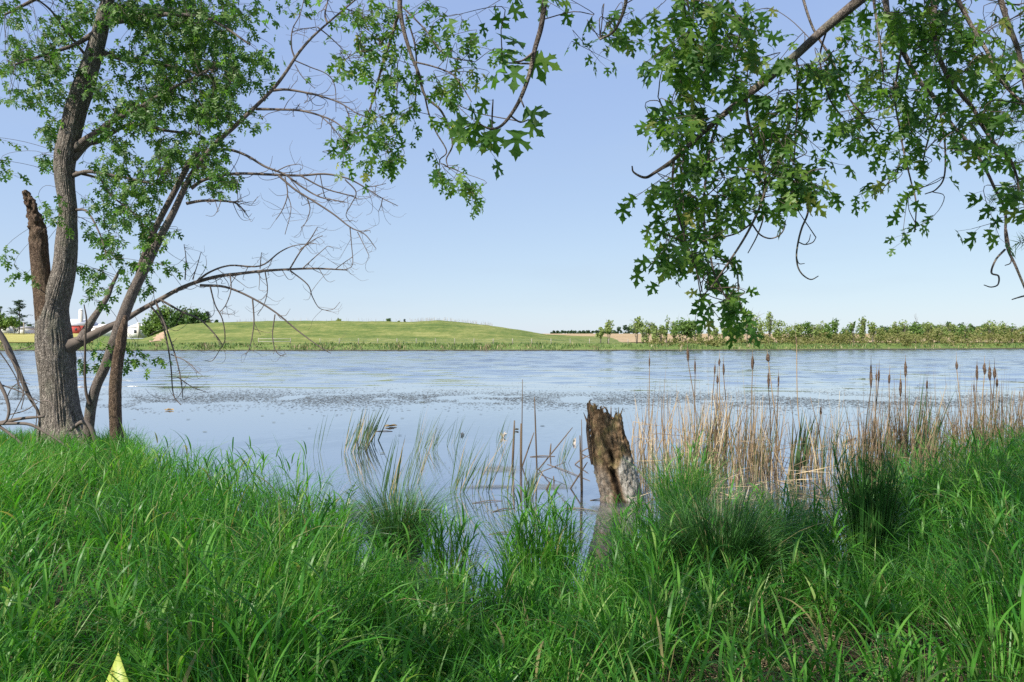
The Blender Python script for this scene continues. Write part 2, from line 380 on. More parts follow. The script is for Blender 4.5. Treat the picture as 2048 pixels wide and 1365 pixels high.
def waves(X, Y):
    # calm inshore, wind ripples beyond about 28 m
    wob = 5.0 * fbm(np.stack([X * .06, Y * .10, 0 * X], -1), 4, 61)
    k = sstep((Y + wob - 25) / 9) * np.clip((150 - np.abs(X)) / 15, 0, 1) * np.clip((190 - Y) / 10, 0, 1)
    gust = .75 + .5 * fbm(np.stack([X * .03, Y * .05, 0 * X], -1), 3, 62)
    a = (1 - np.abs(vnoise(np.stack([X * .38, Y * .62 + X * .05, 0 * X], -1), 63))) ** 3 * .115
    c = vnoise(np.stack([X * .8, Y * 1.15, 0 * X], -1), 64) * .042
    return k * gust * (a + c - .04)
def sstep(t): t = np.clip(t, 0, 1); return t * t * (3 - 2 * t)
wx = np.concatenate([[-900, -300], np.linspace(-152, 152, 460), [300, 900]])
wy = np.concatenate([[2.5, 8, 15], np.arange(20, 60, .28), np.arange(60, 192, .42), [210, 420]])
grid_sheet('water', water_mat(), wx, wy, lambda X, Y: np.stack([X, Y, waves(X, Y)], -1))

# ------------------------------------------------------------------ setting: the far side
def far_shore(px): return np.interp(px, [-1500, 0, 700, 1250, 1500, 1800, 2048, 3600], [137, 137, 138, 139, 146, 158, 172, 200])
CR = np.array([(-200, 0), (240, 0), (285, 1.2), (320, 3.6), (360, 6.2), (420, 7.0), (520, 7.45), (620, 7.6), (740, 7.4), (830, 7.3), (880, 7.7), (905, 7.4), (950, 6.6), (1000, 5.5), (1050, 4.2), (1100, 2.6), (1160, 1.3), (1240, .4), (1300, 0)], float)
def far_z(px, Y):
    s = Y - far_shore(px)
    z = .12 + 1.25 * np.clip(s / 13, 0, 1) ** .8 + np.where(s < 0, s * .3, 0)
    lw = np.clip((300 - px) / 120, 0, 1); z = z + lw * 3.1 * np.clip((s - 14) / 85, 0, 1)     # lawn rising to the farm
    fr = np.clip((px - 900) / 150, 0, 1); z = z + fr * 5.0 * np.clip((Y - 235) / 190, 0, 1)     # ploughed field rising
    return z
def sstep(t): t = np.clip(t, 0, 1); return t * t * (3 - 2 * t)
def hill_z(px, Y):
    h = np.interp(px, CR[:, 0], CR[:, 1]) / 1.06
    prof = np.where(Y < 215, sstep((Y - 150) / 68) * .75 + .25 * np.clip((Y - 150) / 65, 0, 1), 1 - .5 * np.clip((Y - 215) / 120, 0, 1))
    return h * prof
def w_of(px, Y): return (px - CX) / F * Y
def grassland(name, stops, sc=(.05, .12, .3), fine=1.4):
    m, n, o = mat(name); pos = objco(n)
    a = noise_tex(n, 1, 6, .62, pos, sc); f = noise_tex(n, fine, 5, .75, pos, (1, .6, 1))
    ad = node(n, 'ShaderNodeMath', operation='MULTIPLY_ADD'); ad.inputs[1].default_value = .85; n.links.new(f, ad.inputs[0]); n.links.new(a, ad.inputs[2])
    sb = node(n, 'ShaderNodeMath', operation='SUBTRACT'); sb.inputs[1].default_value = .42; n.links.new(ad.outputs[0], sb.inputs[0])
    p = node(n, 'ShaderNodeBsdfPrincipled'); p.inputs['Roughness'].default_value = .95; p.inputs['Specular IOR Level'].default_value = .1
    n.links.new(ramp(n, sb.outputs[0], stops), p.inputs['Base Color'])
    b = node(n, 'ShaderNodeBump'); b.inputs['Distance'].default_value = .5; b.inputs['Strength'].default_value = .6; n.links.new(f, b.inputs['Height']); n.links.new(b.outputs[0], p.inputs['Normal'])
    n.links.new(p.outputs[0], o.inputs[0]); return m
pxs = np.concatenate([np.linspace(-1500, -100, 15), np.linspace(-60, 2100, 200), np.linspace(2150, 3600, 15)])
ts = np.concatenate([np.linspace(-6, 20, 24), np.linspace(23, 120, 20), np.linspace(140, 500, 12), [900, 2000, 4500]])
mead = grassland('meadow_grass', [(.25, (.075, .12, .03)), (.5, (.12, .17, .045)), (.75, (.20, .23, .075))])
grid_sheet('meadow', mead, pxs, ts, lambda px, t: np.stack([w_of(px, far_shore(px) + t), far_shore(px) + t, far_z(px, far_shore(px) + t) + .12 * fbm(np.stack([px * .2, t * .5, 0 * t], -1), 3)], -1))
hm = grassland('hill_grass', [(.22, (.052, .088, .024)), (.40, (.10, .14, .036)), (.56, (.15, .175, .05)), (.72, (.225, .23, .08))], (.07, .12, .4), .62)
grid_sheet('hill', hm, np.linspace(230, 1300, 190), np.linspace(146, 330, 90),
           lambda px, Y: np.stack([w_of(px, Y), Y, far_z(px, Y) + hill_z(px, Y) - .10 + .22 * fbm(np.stack([w_of(px, Y) * .25, Y * .25, 0 * Y], -1), 3, 5) * np.clip(hill_z(px, Y), 0, 1)], -1))
fm = grassland('field_stubble', [(.25, (.25, .18, .10)), (.5, (.34, .25, .145)), (.8, (.40, .31, .19))], (.015, .06, .1), .6)
grid_sheet('field', fm, np.linspace(930, 2700, 80), np.linspace(215, 480, 40),
           lambda px, Y: np.stack([w_of(px, Y), Y, far_z(px, Y) + .25], -1))
lm = grassland('mown_lawn', [(.25, (.24, .24, .07)), (.5, (.34, .31, .10)), (.8, (.42, .37, .15))], (.03, .10, .3), .8)
grid_sheet('lawn', lm, np.linspace(-900, 185, 60), np.linspace(156, 262, 30), lambda px, Y: np.stack([w_of(px, Y), Y, far_z(px, Y) + .16], -1))
sm = simple('bare_soil', [(.3, (.30, .20, .12)), (.7, (.42, .30, .2))], .8, .95)
grid_sheet('soil_cut', sm, np.linspace(298, 338, 24), np.linspace(168, 205, 18),
           lambda px, Y: np.stack([w_of(px, Y), Y, far_z(px, Y) + hill_z(px, Y) + .05 - 1.2 * np.clip(np.abs((px - 318) / 20 - .35 * (Y - 186) / 18) - .45 + .4 * vnoise(np.stack([px * .4, Y * .3, 0 * Y], -1), 3), 0, 1)], -1))
mudm = simple('shore_mud', [(.3, (.05, .045, .03)), (.7, (.11, .10, .06))], 1.2, .9)
grid_sheet('shore_mud', mudm, pxs, np.linspace(-.8, .55, 5), lambda px, t: np.stack([w_of(px, far_shore(px) + t), far_shore(px) + t + 0 * px, np.clip(.08 + .12 * t, -.1, .3) + .10 + 0 * px], -1))

def fz(px, Y, hill=True): return float(far_z(np.array(float(px)), np.array(float(Y))) + (hill_z(np.array(float(px)), np.array(float(Y))) if hill and 230 < px < 1300 else 0))

# far bank rough grass and dry reeds: uncountable
def far_tufts(name, m, n, pr, sr, h, wd, dens=None, mask=0):
    mb = MB(); px = rng.uniform(*pr, n)
    if dens is not None: 
        c = rng.integers(0, len(dens), n); px = np.array([dens[i][0] for i in c]) + rng.normal(0, 1, n) * np.array([dens[i][1] for i in c])
    s = rng.uniform(*sr, n); Y = far_shore(px) + s
    b = np.stack([w_of(px, Y), Y, far_z(px, Y) - .05], -1); cl_ = vnoise(np.stack([px * .035, Y * .22, 0 * Y], -1), 77) + .6 * vnoise(np.stack([px * .15, Y * .6, 0 * Y], -1), 78); k_ = cl_ > rng.uniform(-.9, .5, n); b = b[k_]; cl_ = cl_[k_]; n = len(b)
    ribbons(mb, b, rng.uniform(0, 2 * pi, n), rng.uniform(0, .35, n), rng.uniform(0, .8, n), rng.uniform(*h, n) * (.8 + .5 * cl_), rng.uniform(*wd, n), K=2, tw=rng.uniform(-1.5, 1.5, n))
    return tag(mb.build(name, m), kind='stuff')
M['bankgrass'] = leafy('bank_grass', [(0, (.05, .10, .025)), (.6, (.09, .16, .04)), (1, (.22, .24, .08))], .2, .6)
far_tufts('bank_grass', M['bankgrass'], 12000, (-60, 2110), (-.3, 13), (.3, .75), (.12, .3))
far_tufts('dry_reeds', M['reed'], 1500, (0, 1), (.2, 6.5), (.4, 1.1), (.07, .15),
          [(305, 9), (345, 9), (412, 10), (495, 9), (545, 12), (600, 14), (640, 18), (700, 16), (790, 18), (880, 14), (970, 10), (1015, 14), (1055, 16), (1190, 30), (1340, 20), (1480, 30), (1640, 60), (1760, 60), (1850, 40), (1920, 60), (5, 8), (20, 10)])
M['thicket'] = leafy('thicket_leaf', [(0, (.11, .13, .045)), (.6, (.16, .20, .06)), (1, (.28, .24, .12))], .3, .6)
# dry weed stalks along the crest of the hill
mbw = MB(); n = 420; px = np.concatenate([rng.uniform(820, 985, 300), rng.uniform(400, 820, 120)]); Y = rng.uniform(208, 216, n)
z = np.array([fz(a, b) for a, b in zip(px, Y)])
ribbons(mbw, np.stack([w_of(px, Y), Y, z - .1], -1), rng.uniform(0, 6.3, n), rng.uniform(0, .2, n), rng.uniform(0, .2, n), rng.uniform(.4, 1.5, n), .055, K=2, tw=rng.uniform(-1.5, 1.5, n))
tag(mbw.build('dry_weeds', M['reed']), kind='stuff')

# ---- far trees
def tree_leaf_mat(name, a, b, c): return leafy(name, [(0, a), (.55, b), (1, c)], .3, .6, spec=.2)
M['tree_dark'] = tree_leaf_mat('dark_foliage', (.035, .075, .022), (.06, .12, .034), (.10, .17, .05))
M['tree_mid'] = tree_leaf_mat('mid_foliage', (.07, .125, .03), (.11, .185, .045), (.17, .25, .07))
M['tree_pale'] = tree_leaf_mat('pale_foliage', (.13, .18, .055), (.20, .26, .08), (.29, .33, .13))
M['tree_blue'] = tree_leaf_mat('far_foliage', (.035, .065, .035), (.055, .095, .05), (.08, .125, .065))
M['pine'] = tree_leaf_mat('pine_needles', (.022, .05, .025), (.04, .075, .035), (.06, .10, .045))
def crown_cards(mb, cen, rad, n, size):
    """leaf clumps spread through a few lobes"""
    lob = []
    for k in range(max(4, n // 45)):
        d = unit(rng.normal(0, 1, 3)) if k else np.array([rng.normal(0, .15), 0, 1.0])
        lob.append((cen + d * rad * (rng.uniform(.3, .8) if k else .62), rad * rng.uniform(.32, .55)))
    L = rng.integers(0, len(lob), n)
    c = np.array([lob[i][0] for i in L]); r = np.array([lob[i][1] for i in L])
    p = c + unit(rng.normal(0, 1, (n, 3))) * r * (rng.random((n, 1)) ** .45)
    a = unit(rng.normal(0, 1, (n, 3))); b = unit(np.cross(a, rng.normal(0, 1, (n, 3))))
    s = size * rng.uniform(.5, 1.25, (n, 1))
    v = np.stack([p - a * s * .9, p + b * s * .55 - a * s * .1, p + a * s, p - b * s * .6 + a * s * .15], 1).reshape(-1, 3)
    q = np.arange(n * 4).reshape(-1, 4); col = np.zeros((n, 4, 3)); col[..., 0] = (.65 * rng.random(n) + .35 * rng.random(len(lob))[L])[:, None]
    mb.add(v, q, None, col.reshape(-1, 3))
def far_tree(name, px, Y, h, wpx, m, label, cat='tree', group=None, ntr=1, clear=.25, n=260, size=.42, base=None, bare=0.0, bark='bark_thin'):
    z = fz(px, Y) - .1 if base is None else base
    x = w_of(px, Y); root = empty(name, (x, Y, z)); tag(root, label, cat, group)
    wr = wpx * Y / F / 2
    tb = MB()
    for k in range(ntr):
        lx = rng.uniform(-.5, .5) * wr * (.9 if ntr > 1 else .25); ly = rng.uniform(-.4, .4) * wr
        path = smooth_path([(x + lx * .15, Y + ly * .1, z, .018 * h), (x + lx * .5 + rng.normal(0, .05 * wr), Y + ly * .5, z + h * .4, .013 * h), (x + lx, Y + ly, z + h * .9, .003 * h)], 5)
        tube(tb, path, 5)
        for j in range(6):
            i = int(len(path) * rng.uniform(.3, .9)); i = min(i, len(path) - 1); s = path[i]
            d = unit(np.array([rng.normal(0, 1), rng.normal(0, 1), rng.uniform(.4, 1.2)])) * wr * rng.uniform(.5, 1)
            e = s[:3] + d; tube(tb, smooth_path([np.append(s[:3], .006 * h), np.append((s[:3] + e) / 2 + [0, 0, .05 * h], .004 * h), np.append(e, .0015 * h)], 3), 4, cap=False)
    tb.build('trunk', M[bark], root)
    cb = MB(); cen = np.array([x, Y, z + h * (clear + 1) / 2]); rad = np.array([wr, wr * .9, h * (1 - clear) / 2])
    crown_cards(cb, cen, rad, n, size); cb.build('crown', m, root)
    return root
def pine_tree(px, Y, h, wpx, label, base=None):
    z = fz(px, Y) if base is None else base
    x = w_of(px, Y); root = empty('pine_tree', (x, Y, z)); tag(root, label, 'tree')
    tb = MB(); tube(tb, smooth_path([(x, Y, z, .02 * h), (x + .02 * h, Y, z + .5 * h, .014 * h), (x, Y, z + h, .003 * h)], 5), 6); tb.build('trunk', M['bark_thin'], root)
    wr = wpx * Y / F / 2; cb = MB()
    for k in range(46):
        t = .25 + .75 * k / 46; zz = z + h * t; a = rng.uniform(0, 2 * pi); L = wr * (1.1 * (1 - t) ** .6 + .12) * rng.uniform(.6, 1.15)
        d = np.array([cos(a), sin(a), .12]); nn = 26
        s = rng.random(nn) ** .7
        p = np.array([x, Y, zz]) + d * L * s[:, None] + rng.normal(0, .03, (nn, 3)) * h * np.array([1, 1, .35])
        aa = unit(d + rng.normal(0, .35, (nn, 3))); bb = unit(np.cross(aa, [0, 0, 1.0]) + rng.normal(0, .3, (nn, 3))); sz = .045 * h * rng.uniform(.5, 1.2, (nn, 1))
        v = np.stack([p - aa * sz, p + bb * sz * .4, p + aa * sz, p - bb * sz * .4], 1).reshape(-1, 3)
        c = np.zeros((nn * 4, 3)); c[:, 0] = np.repeat(rng.random(nn), 4); cb.add(v, np.arange(nn * 4).reshape(-1, 4), None, c)
    cb.build('crown', M['pine'], root); return root

def ztop(py, Y): return CZ - (py - HY) / F * Y
# grove behind the left end of the hill
GV = 240
for px, top, w, mk, lab in [(306, 622, 50, 'tree_mid', 'round green tree at the left edge of the grove beside the hill'), (335, 612, 58, 'tree_mid', 'bright green tree in the front of the grove beside the hill'),
                            (362, 610, 62, 'tree_dark', 'tall rounded tree at the top of the grove beside the hill'), (390, 618, 52, 'tree_dark', 'dark tree behind the left shoulder of the green hill'),
                            (404, 628, 36, 'tree_mid', 'smaller leafy tree between the grove and the dark conifer')]:
    b = fz(300, GV, False) + .5; far_tree('tree', px, GV + rng.uniform(-6, 6), ztop(top, GV) - b, w, M[mk], lab, group='grove beside the hill', ntr=3, clear=.0, n=1500, size=.62, base=b)
pine_tree(415, 246, ztop(624, 246) - 3, 24, 'dark pointed conifer at the right end of the grove', base=3)
# farm trees on the left
pine_tree(38, 232, ztop(601, 232) - 4.2, 56, 'tall dark pine with layered branches above the farmhouse', base=4.2)
pine_tree(-2, 236, ztop(614, 236) - 4.2, 34, 'dark pine cut off by the left edge of the picture', base=4.2)
far_tree('tree', 27, 224, ztop(633, 224) - 4.2, 36, M['tree_mid'], 'round green tree in front of the white farmhouse', n=700, size=.5, base=4.2, clear=.3)
far_tree('tree', 2, 226, ztop(628, 226) - 4.2, 30, M['tree_mid'], 'green tree beside the house at the left picture edge', n=500, size=.5, base=4.2, clear=.15)
far_tree('tree', 58, 250, ztop(650, 250) - 4.4, 18, M['tree_dark'], 'small dark tree between the farmhouse and the big maple trunk', n=260, size=.5, base=4.4, clear=.1)
far_tree('tree', 206, 260, ztop(646, 260) - 4, 14, M['tree_dark'], 'small dark tree seen between the two maple trunks', n=220, size=.5, base=4, clear=.2)
# crest trees on the hill
for px, Y, top, bt, w, lab in [(433, 300, 641, 652, 8, 'tiny dark tree on the left crest of the hill'), (606, 330, 645, 652, 9, 'tiny dark bush on the middle of the hill crest'), (678, 320, 640, 652, 22, 'small pale rounded tree peeping over the hill crest'),
                               (777, 330, 637, 652, 26, 'dark leafy tree peeping over the hill crest'), (796, 332, 643, 652, 14, 'low dark tree right of the larger one on the crest')]:
    b = ztop(bt + 8, Y); far_tree('tree', px, Y, ztop(top, Y) - b, w, M['tree_pale' if px == 678 else 'tree_dark'], lab, n=300, size=.6, base=b, clear=.05)
pine_tree(809, 330, ztop(639, 330) - ztop(660, 330), 9, 'small pointed conifer at the right of the crest trees', base=ztop(660, 330))
# distant line of trees beyond the tan field
i = 0
for px in np.arange(1108, 1225, 8.5):
    Y = 560 + rng.uniform(-15, 15); b = ztop(670, Y); far_tree('tree', px, Y, ztop(663.5 - 1.5 * rng.random(), Y) - b, 15, M['tree_blue'], 'low dark tree in the far line beyond the tan field', group='tree line beyond the tan field', n=110, size=1.1, base=b, clear=0)
for px, top in [(1227, 661), (1238, 655), (1249, 652), (1258, 656), (1270, 657), (1282, 655), (1295, 657), (1312, 660), (1330, 660)]:
    Y = 520 + rng.uniform(-10, 10); b = ztop(671, Y); far_tree('tree', px, Y, ztop(top, Y) - b, 17, M['tree_blue'], 'taller dark tree in the clump at the right end of the far line', group='dark clump beyond the tan field', n=160, size=1.0, base=b, clear=0)
for px, top in [(1762, 655), (1775, 653), (1790, 655), (1806, 652), (1822, 654), (1838, 653), (1850, 649), (1866, 652), (1880, 651), (1896, 648), (1909, 651), (1925, 649), (1942, 650), (1958, 652), (1972, 648), (1986, 651), (2004, 653), (2020, 655)]:
    Y = 330 + rng.uniform(-12, 12); b = ztop(680, Y); far_tree('tree', px, Y, ztop(top, Y) - b, 24, M['tree_dark'], 'rounded dark tree of the wood behind the right bank', group='wood behind the right bank', n=420, size=.75, base=b, clear=0)
# young trees on the far right bank
def bank_tree(px, top, w, mk, lab, grp=None, bt=None, n=240, clear=.25, ntr=2):
    k_ = 1.6 if px < 1650 else 1.35; w = w * k_; n = int(n * k_ * 1.35); top = top - 5 + rng.uniform(-5, 5) * (1.6 if px > 1630 else 1)
    Y = float(far_shore(px)) + rng.uniform(14, 26)
    z = fz(px, Y) - .1; far_tree('tree', px, Y, ztop(top, Y) - z, w, M[mk], lab, group=grp, ntr=ntr, n=n, size=.31, clear=clear)
bank_tree(1201, 661, 14, 'tree_pale', 'short thin tree standing left of the slender one on the bank', n=110)
bank_tree(1216, 643, 17, 'tree_pale', 'slender forked pale tree alone at the left end of the bank trees', n=170)
bank_tree(1274, 645, 22, 'tree_pale', 'pale green young tree, first of the bank trees right of the tan field')
bank_tree(1296, 646, 26, 'tree_pale', 'pale bushy young tree beside the first bank tree')
bank_tree(1332, 643, 12, 'tree_pale', 'narrow sparse tree left of the broad green bank tree', n=90, clear=.1)
bank_tree(1367, 638, 46, 'tree_mid', 'broad green tree, widest on the far bank', n=600)
bank_tree(1390, 642, 28, 'tree_mid', 'leafy tree joined to the right side of the broad bank tree', n=280)
bank_tree(1416, 650, 16, 'tree_pale', 'almost bare thin tree on the far bank', n=50, clear=.1)
bank_tree(1462, 655, 20, 'tree_pale', 'low pale tree seen under the tip of the hanging maple twig', n=150)
bank_tree(1506, 631, 40, 'tree_pale', 'tall spreading pale tree right of the hanging maple twig', n=430, clear=.15, ntr=4)
bank_tree(1494, 629, 12, 'tree_pale', 'thin pale tree top just right of the hanging maple leaves', n=100, clear=.4)
bank_tree(1540, 631, 20, 'tree_pale', 'tall narrow sparse tree on the far bank', n=190, clear=.2)
bank_tree(1563, 647, 26, 'tree_pale', 'tree of dense twigs beside the tall narrow bank tree', n=220, clear=.1)
bank_tree(1592, 650, 22, 'tree_pale', 'pale young tree behind the tallest cattail stalk', n=220)
bank_tree(1614, 651, 26, 'tree_mid', 'mid green young tree right of the tallest cattail stalk', n=260)
for px, top, w in [(1640, 656, 24), (1655, 648, 18), (1668, 648, 22), (1690, 656, 20), (1706, 653, 20), (1726, 645, 15), (1745, 650, 16), (1762, 652, 20), (1790, 645, 14), (1810, 652, 26), (1832, 655, 28), (1858, 657, 30), (1880, 655, 28), (1905, 658, 30), (1930, 656, 30), (1955, 660, 32), (1982, 654, 30), (2006, 656, 30), (2024, 650, 22), (2046, 652, 30), (2070, 650, 36)]:
    bank_tree(px, top, w, 'tree_pale' if rng.random() < .5 else 'tree_mid', 'yellowish green young tree in the thicket on the right bank', 'young trees in the thicket on the right bank', n=300, clear=.08, ntr=3)
for px in (1285, 1312, 1322, 1348, 1382, 1402, 1432, 1446, 1478, 1520, 1553, 1578, 1603, 1628):
    bank_tree(px, rng.uniform(652, 661), rng.uniform(12, 20), 'tree_pale', 'low pale sapling between the taller trees of the right bank', 'saplings between the bank trees', n=110, clear=.05, ntr=3)
M['thicket'] = leafy('thicket_leaf', [(0, (.15, .15, .055)), (.6, (.19, .20, .07)), (1, (.27, .23, .13))], .3, .7, spec=.1)
mbs = MB()          # low shrubs run together along the bank
for k in range(210):
    px = rng.uniform(1290, 1620) if k % 4 == 0 else rng.uniform(1590, 2110); Y = float(far_shore(px)) + rng.uniform(5, 26); h = np.interp(px, [1290, 1600, 1750, 2060], [1.2, 1.9, 3.0, 4.0]) * rng.uniform(.5, 1.25); r = rng.uniform(1.0, 2.6)
    crown_cards(mbs, np.array([w_of(px, Y), Y, fz(px, Y) + h * .45]), np.array([r, r, h * .6]), 85, .26)
tag(mbs.build('undergrowth', M['thicket']), kind='stuff')
# bare pole tree
Yb = 185; zb = fz(1832, Yb); rt = empty('dead_tree', (w_of(1832, Yb), Yb, zb)); tag(rt, 'bare grey dead tree standing above the thicket on the right bank', 'tree')
t_ = MB(); hb = ztop(628, Yb) - zb; x_ = w_of(1832, Yb)
tube(t_, smooth_path([(x_, Yb, zb, .11), (x_ + .05, Yb, zb + hb * .6, .07), (x_ - .05, Yb, zb + hb, .03)], 5), 5)
t_.build('trunk', M['deadwood'], rt); b_ = MB()
for k in range(4): tube(b_, smooth_path([(x_, Yb, zb + hb * (.5 + .1 * k), .04), (x_ + (-1) ** k * .4, Yb, zb + hb * (.58 + .1 * k), .03), (x_ + (-1) ** k * .5, Yb, zb + hb * (.68 + .1 * k), .02)], 3), 4)
b_.build('branch', M['deadwood'], rt)

# ---- fence along the foot of the hill
FY = 150.5; fx0 = w_of(585, FY)
fr = empty('fence', (w_of(900, FY), FY, fz(900, FY, False))); tag(fr, 'wire fence on pale wooden posts along the foot of the hill', 'fence')
mpost = simple('fence_post', [(.3, (.26, .23, .18)), (.7, (.42, .38, .31))], 2, .9)
fence_px = list(np.arange(640, 1285, 38.5)); wl = {0: [], 1: [], 2: []}
for i, px in enumerate(fence_px):
    z = fz(px, FY, False); x = w_of(px, FY); b = MB()
    tube(b, np.array([(x, FY, z - .2, .09), (x, FY, z + .6, .085), (x + rng.normal(0, .03), FY, z + 1.25, .08)]), 6); b.build('post', mpost, fr)
    for k in wl: wl[k].append((x, FY - .1, z + .35 + .38 * k, .012))
b = MB()
for k in wl: tube(b, np.array(wl[k]), 4)
b.build('wire', simple('fence_wire', [(0, (.3, .3, .3)), (1, (.4, .4, .4))], 1, .5, metallic=.8), fr)
gr = empty('gate', (w_of(550, FY), FY, fz(550, FY, False))); tag(gr, 'pale rail gate between posts at the foot of the hill by the water', 'gate')
for px in (517, 547, 581):
    z = fz(px, FY, False); x = w_of(px, FY); b = MB(); tube(b, np.array([(x, FY, z - .2, .09), (x, FY, z + .6, .09), (x, FY, z + 1.3, .085)]), 6); b.build('post', mpost, gr)
for zz in (1.15, .55):
    b = MB(); tube(b, np.array([(w_of(517, FY), FY - .12, fz(517, FY, False) + zz, .05), (w_of(547, FY), FY - .12, fz(547, FY, False) + zz, .05), (w_of(581, FY), FY - .12, fz(581, FY, False) + zz, .05)]), 5); b.build('rail', simple('rail', [(0, (.36, .34, .3)), (1, (.45, .43, .38))], 1, .8), gr)

# ---- farm buildings
def box(mb, x0, x1, y0, y1, z0, z1):
    v = [(x0, y0, z0), (x1, y0, z0), (x1, y1, z0), (x0, y1, z0), (x0, y0, z1), (x1, y0, z1), (x1, y1, z1), (x0, y1, z1)]
    mb.add(v, [(0, 1, 5, 4), (1, 2, 6, 5), (2, 3, 7, 6), (3, 0, 4, 7), (4, 5, 6, 7), (3, 2, 1, 0)])
def gable(mb, x0, x1, y0, y1, z, h, ov=.3, alongx=True):
    if alongx:
        ym = (y0 + y1) / 2; v = [(x0 - ov, y0 - ov, z), (x1 + ov, y0 - ov, z), (x1 + ov, ym, z + h), (x0 - ov, ym, z + h), (x0 - ov, y1 + ov, z), (x1 + ov, y1 + ov, z)]
        mb.add(v, [(0, 1, 2, 3), (3, 2, 5, 4), (0, 4, 5, 1)], [(0, 3, 4), (1, 5, 2)])
    else:
        xm = (x0 + x1) / 2; v = [(x0 - ov, y0 - ov, z), (x0 - ov, y1 + ov, z), (xm, y1 + ov, z + h), (xm, y0 - ov, z + h), (x1 + ov, y0 - ov, z), (x1 + ov, y1 + ov, z)]
        mb.add(v, [(0, 3, 2, 1), (3, 4, 5, 2), (0, 1, 5, 4)], [(0, 4, 3), (1, 2, 5)])
white = simple('white_siding', [(.2, (.74, .74, .72)), (.8, (.82, .81, .79))], .5, .7)
tin = simple('pale_tin_roof', [(.2, (.62, .62, .64)), (.8, (.72, .72, .74))], .4, .5)
redb = simple('red_barn_boards', [(.2, (.42, .07, .06)), (.8, (.52, .10, .08))], .8, .8)
glass = simple('window_glass', [(0, (.03, .04, .05)), (1, (.05, .06, .07))], 1, .2)
greyr = simple('grey_roof', [(.2, (.35, .34, .34)), (.8, (.45, .44, .43))], .6, .8)
def building(name, px0, px1, Y, py_eave, py_ridge, base, dep, wm, rm, label, wins=(), alongx=True):
    x0, x1 = w_of(px0, Y), w_of(px1, Y); root = empty(name, ((x0 + x1) / 2, Y + dep / 2, base)); tag(root, label, 'building')
    e = ztop(py_eave, Y); b = MB(); box(b, x0, x1, Y, Y + dep, base - .5, e); b.build('wall', wm, root, smooth=False)
    b = MB(); gable(b, x0, x1, Y, Y + dep, e + .003, ztop(py_ridge, Y) - e, alongx=alongx); b.build('roof', rm, root, smooth=False)
    for (a, t, c, d, nm) in wins:
        b = MB(); box(b, w_of(a, Y), w_of(c, Y), Y - .06, Y + .05, ztop(d, Y), ztop(t, Y)); b.build(nm, glass, root, smooth=False)
building('farmhouse', -30, 16, 240, 653, 645, 4.0, 8, white, greyr, 'white farmhouse partly hidden by trees at the left edge', [(3, 655, 6, 659, 'window'), (-8, 655, -5, 659, 'window'), (9, 656, 12, 662, 'door')])
building('garage', 26, 46, 238, 658, 653, 4.0, 7, white, greyr, 'low white outbuilding right of the farmhouse', [(30, 659.5, 36, 664, 'door')])
building('red_barn', 112, 157, 246, 652, 638, 4.0, 14, redb, tin, 'red barn with pale tin roof seen beside the thick maple trunk', [(150, 657, 154, 662, 'door')])
building('white_shed', 172, 228, 250, 656, 648, 3.9, 14, white, tin, 'long white shed seen between the maple trunk and the leaning tree', [(196, 660, 202, 665, 'door')])
building('white_barn', 255, 282, 252, 656, 648, 3.6, 12, white, tin, 'white barn seen right of the leaning trunk', [(268, 660, 277, 667, 'door')])
Ys = 250
def silo(px0, px1, py, label):
    x = w_of((px0 + px1) / 2, Ys); r = (px1 - px0) / 2 * Ys / F; root = empty('silo', (x, Ys, 3.8)); tag(root, label, 'silo'); zt = ztop(py, Ys)
    b = MB(); tube(b, np.array([(x, Ys, 3.2, r), (x, Ys, (zt + 3) / 2, r), (x, Ys, zt, r)]), 16); b.build('shaft', simple('silo_concrete', [(.2, (.52, .48, .42)), (.8, (.62, .58, .52))], .8, .8), root)
    b = MB(); a = np.linspace(0, pi / 2, 6); tube(b, np.stack([x + 0 * a, Ys + 0 * a, zt + .003 + np.sin(a) * r * .8, np.cos(a) * r * 1.03 + .01], -1), 16); b.build('dome', tin, root)
silo(158, 166, 622, 'tall pale concrete silo behind the red barn'); silo(274, 281, 648, 'short grey silo beside the white barn')
pole = MB(); tube(pole, np.array([(w_of(47.5, 222), 222, 3.9, .16), (w_of(47.5, 222), 222, 8, .14), (w_of(47.5, 222), 222, ztop(646, 222), .12)]), 8)
tag(pole.build('utility_pole', mpost, origin=(w_of(47.5, 222), 222, 4)), 'pale wooden utility pole right of the farmhouse', 'pole')

# ------------------------------------------------------------------ left: forked maple, leaning tree, dead post
def bark_disp(seed, amp=.06, fr=7):
    def f(s, a, p):
        q = np.stack([np.cos(a) * fr * .6, np.sin(a) * fr * .6, s * 2.4], -1)
        ridg = 1 - np.abs(fbm(q, 4, seed)) * 2.2
        return .97 + amp * (ridg - .75) + .07 * fbm(np.stack([np.cos(a) * 1.2, np.sin(a) * 1.2, s * 1.4], -1), 3, seed + 9)
    return f
TY = 11.0
def spurs(b, path, n, lo=.06, hi=.45):
    """fine dead twigs that leave a branch and curl upward at their ends"""
    for _ in range(n):
        s = path[rng.integers(len(path) // 4, len(path))]; L = rng.uniform(lo, hi); d = unit(rng.normal(0, 1, 3) * np.array([1, .6, .6]) + np.array([.5, 0, -.45]))
        e1 = s[:3] + d * L * .55; d2 = unit(d + rng.normal(0, .35, 3)); e2 = e1 + d2 * L * .35 + np.array([0, 0, .02]); e3 = e2 + unit(d2 + np.array([.5 * rng.normal(), 0, .9])) * L * .3
        r = max(min(s[3] * .55, .007), .0035); tube(b, smooth_path([np.append(s[:3], r), np.append(e1, r * .75), np.append(e2, r * .6), np.append(e3, r * .4)], 4), 3, cap=False)
tr = empty('maple_tree', (*P(128, 895, TY)[:2], .2)); tag(tr, 'thick forked maple at left with rough grey bark, one fork snapped off', 'tree')
anch = []
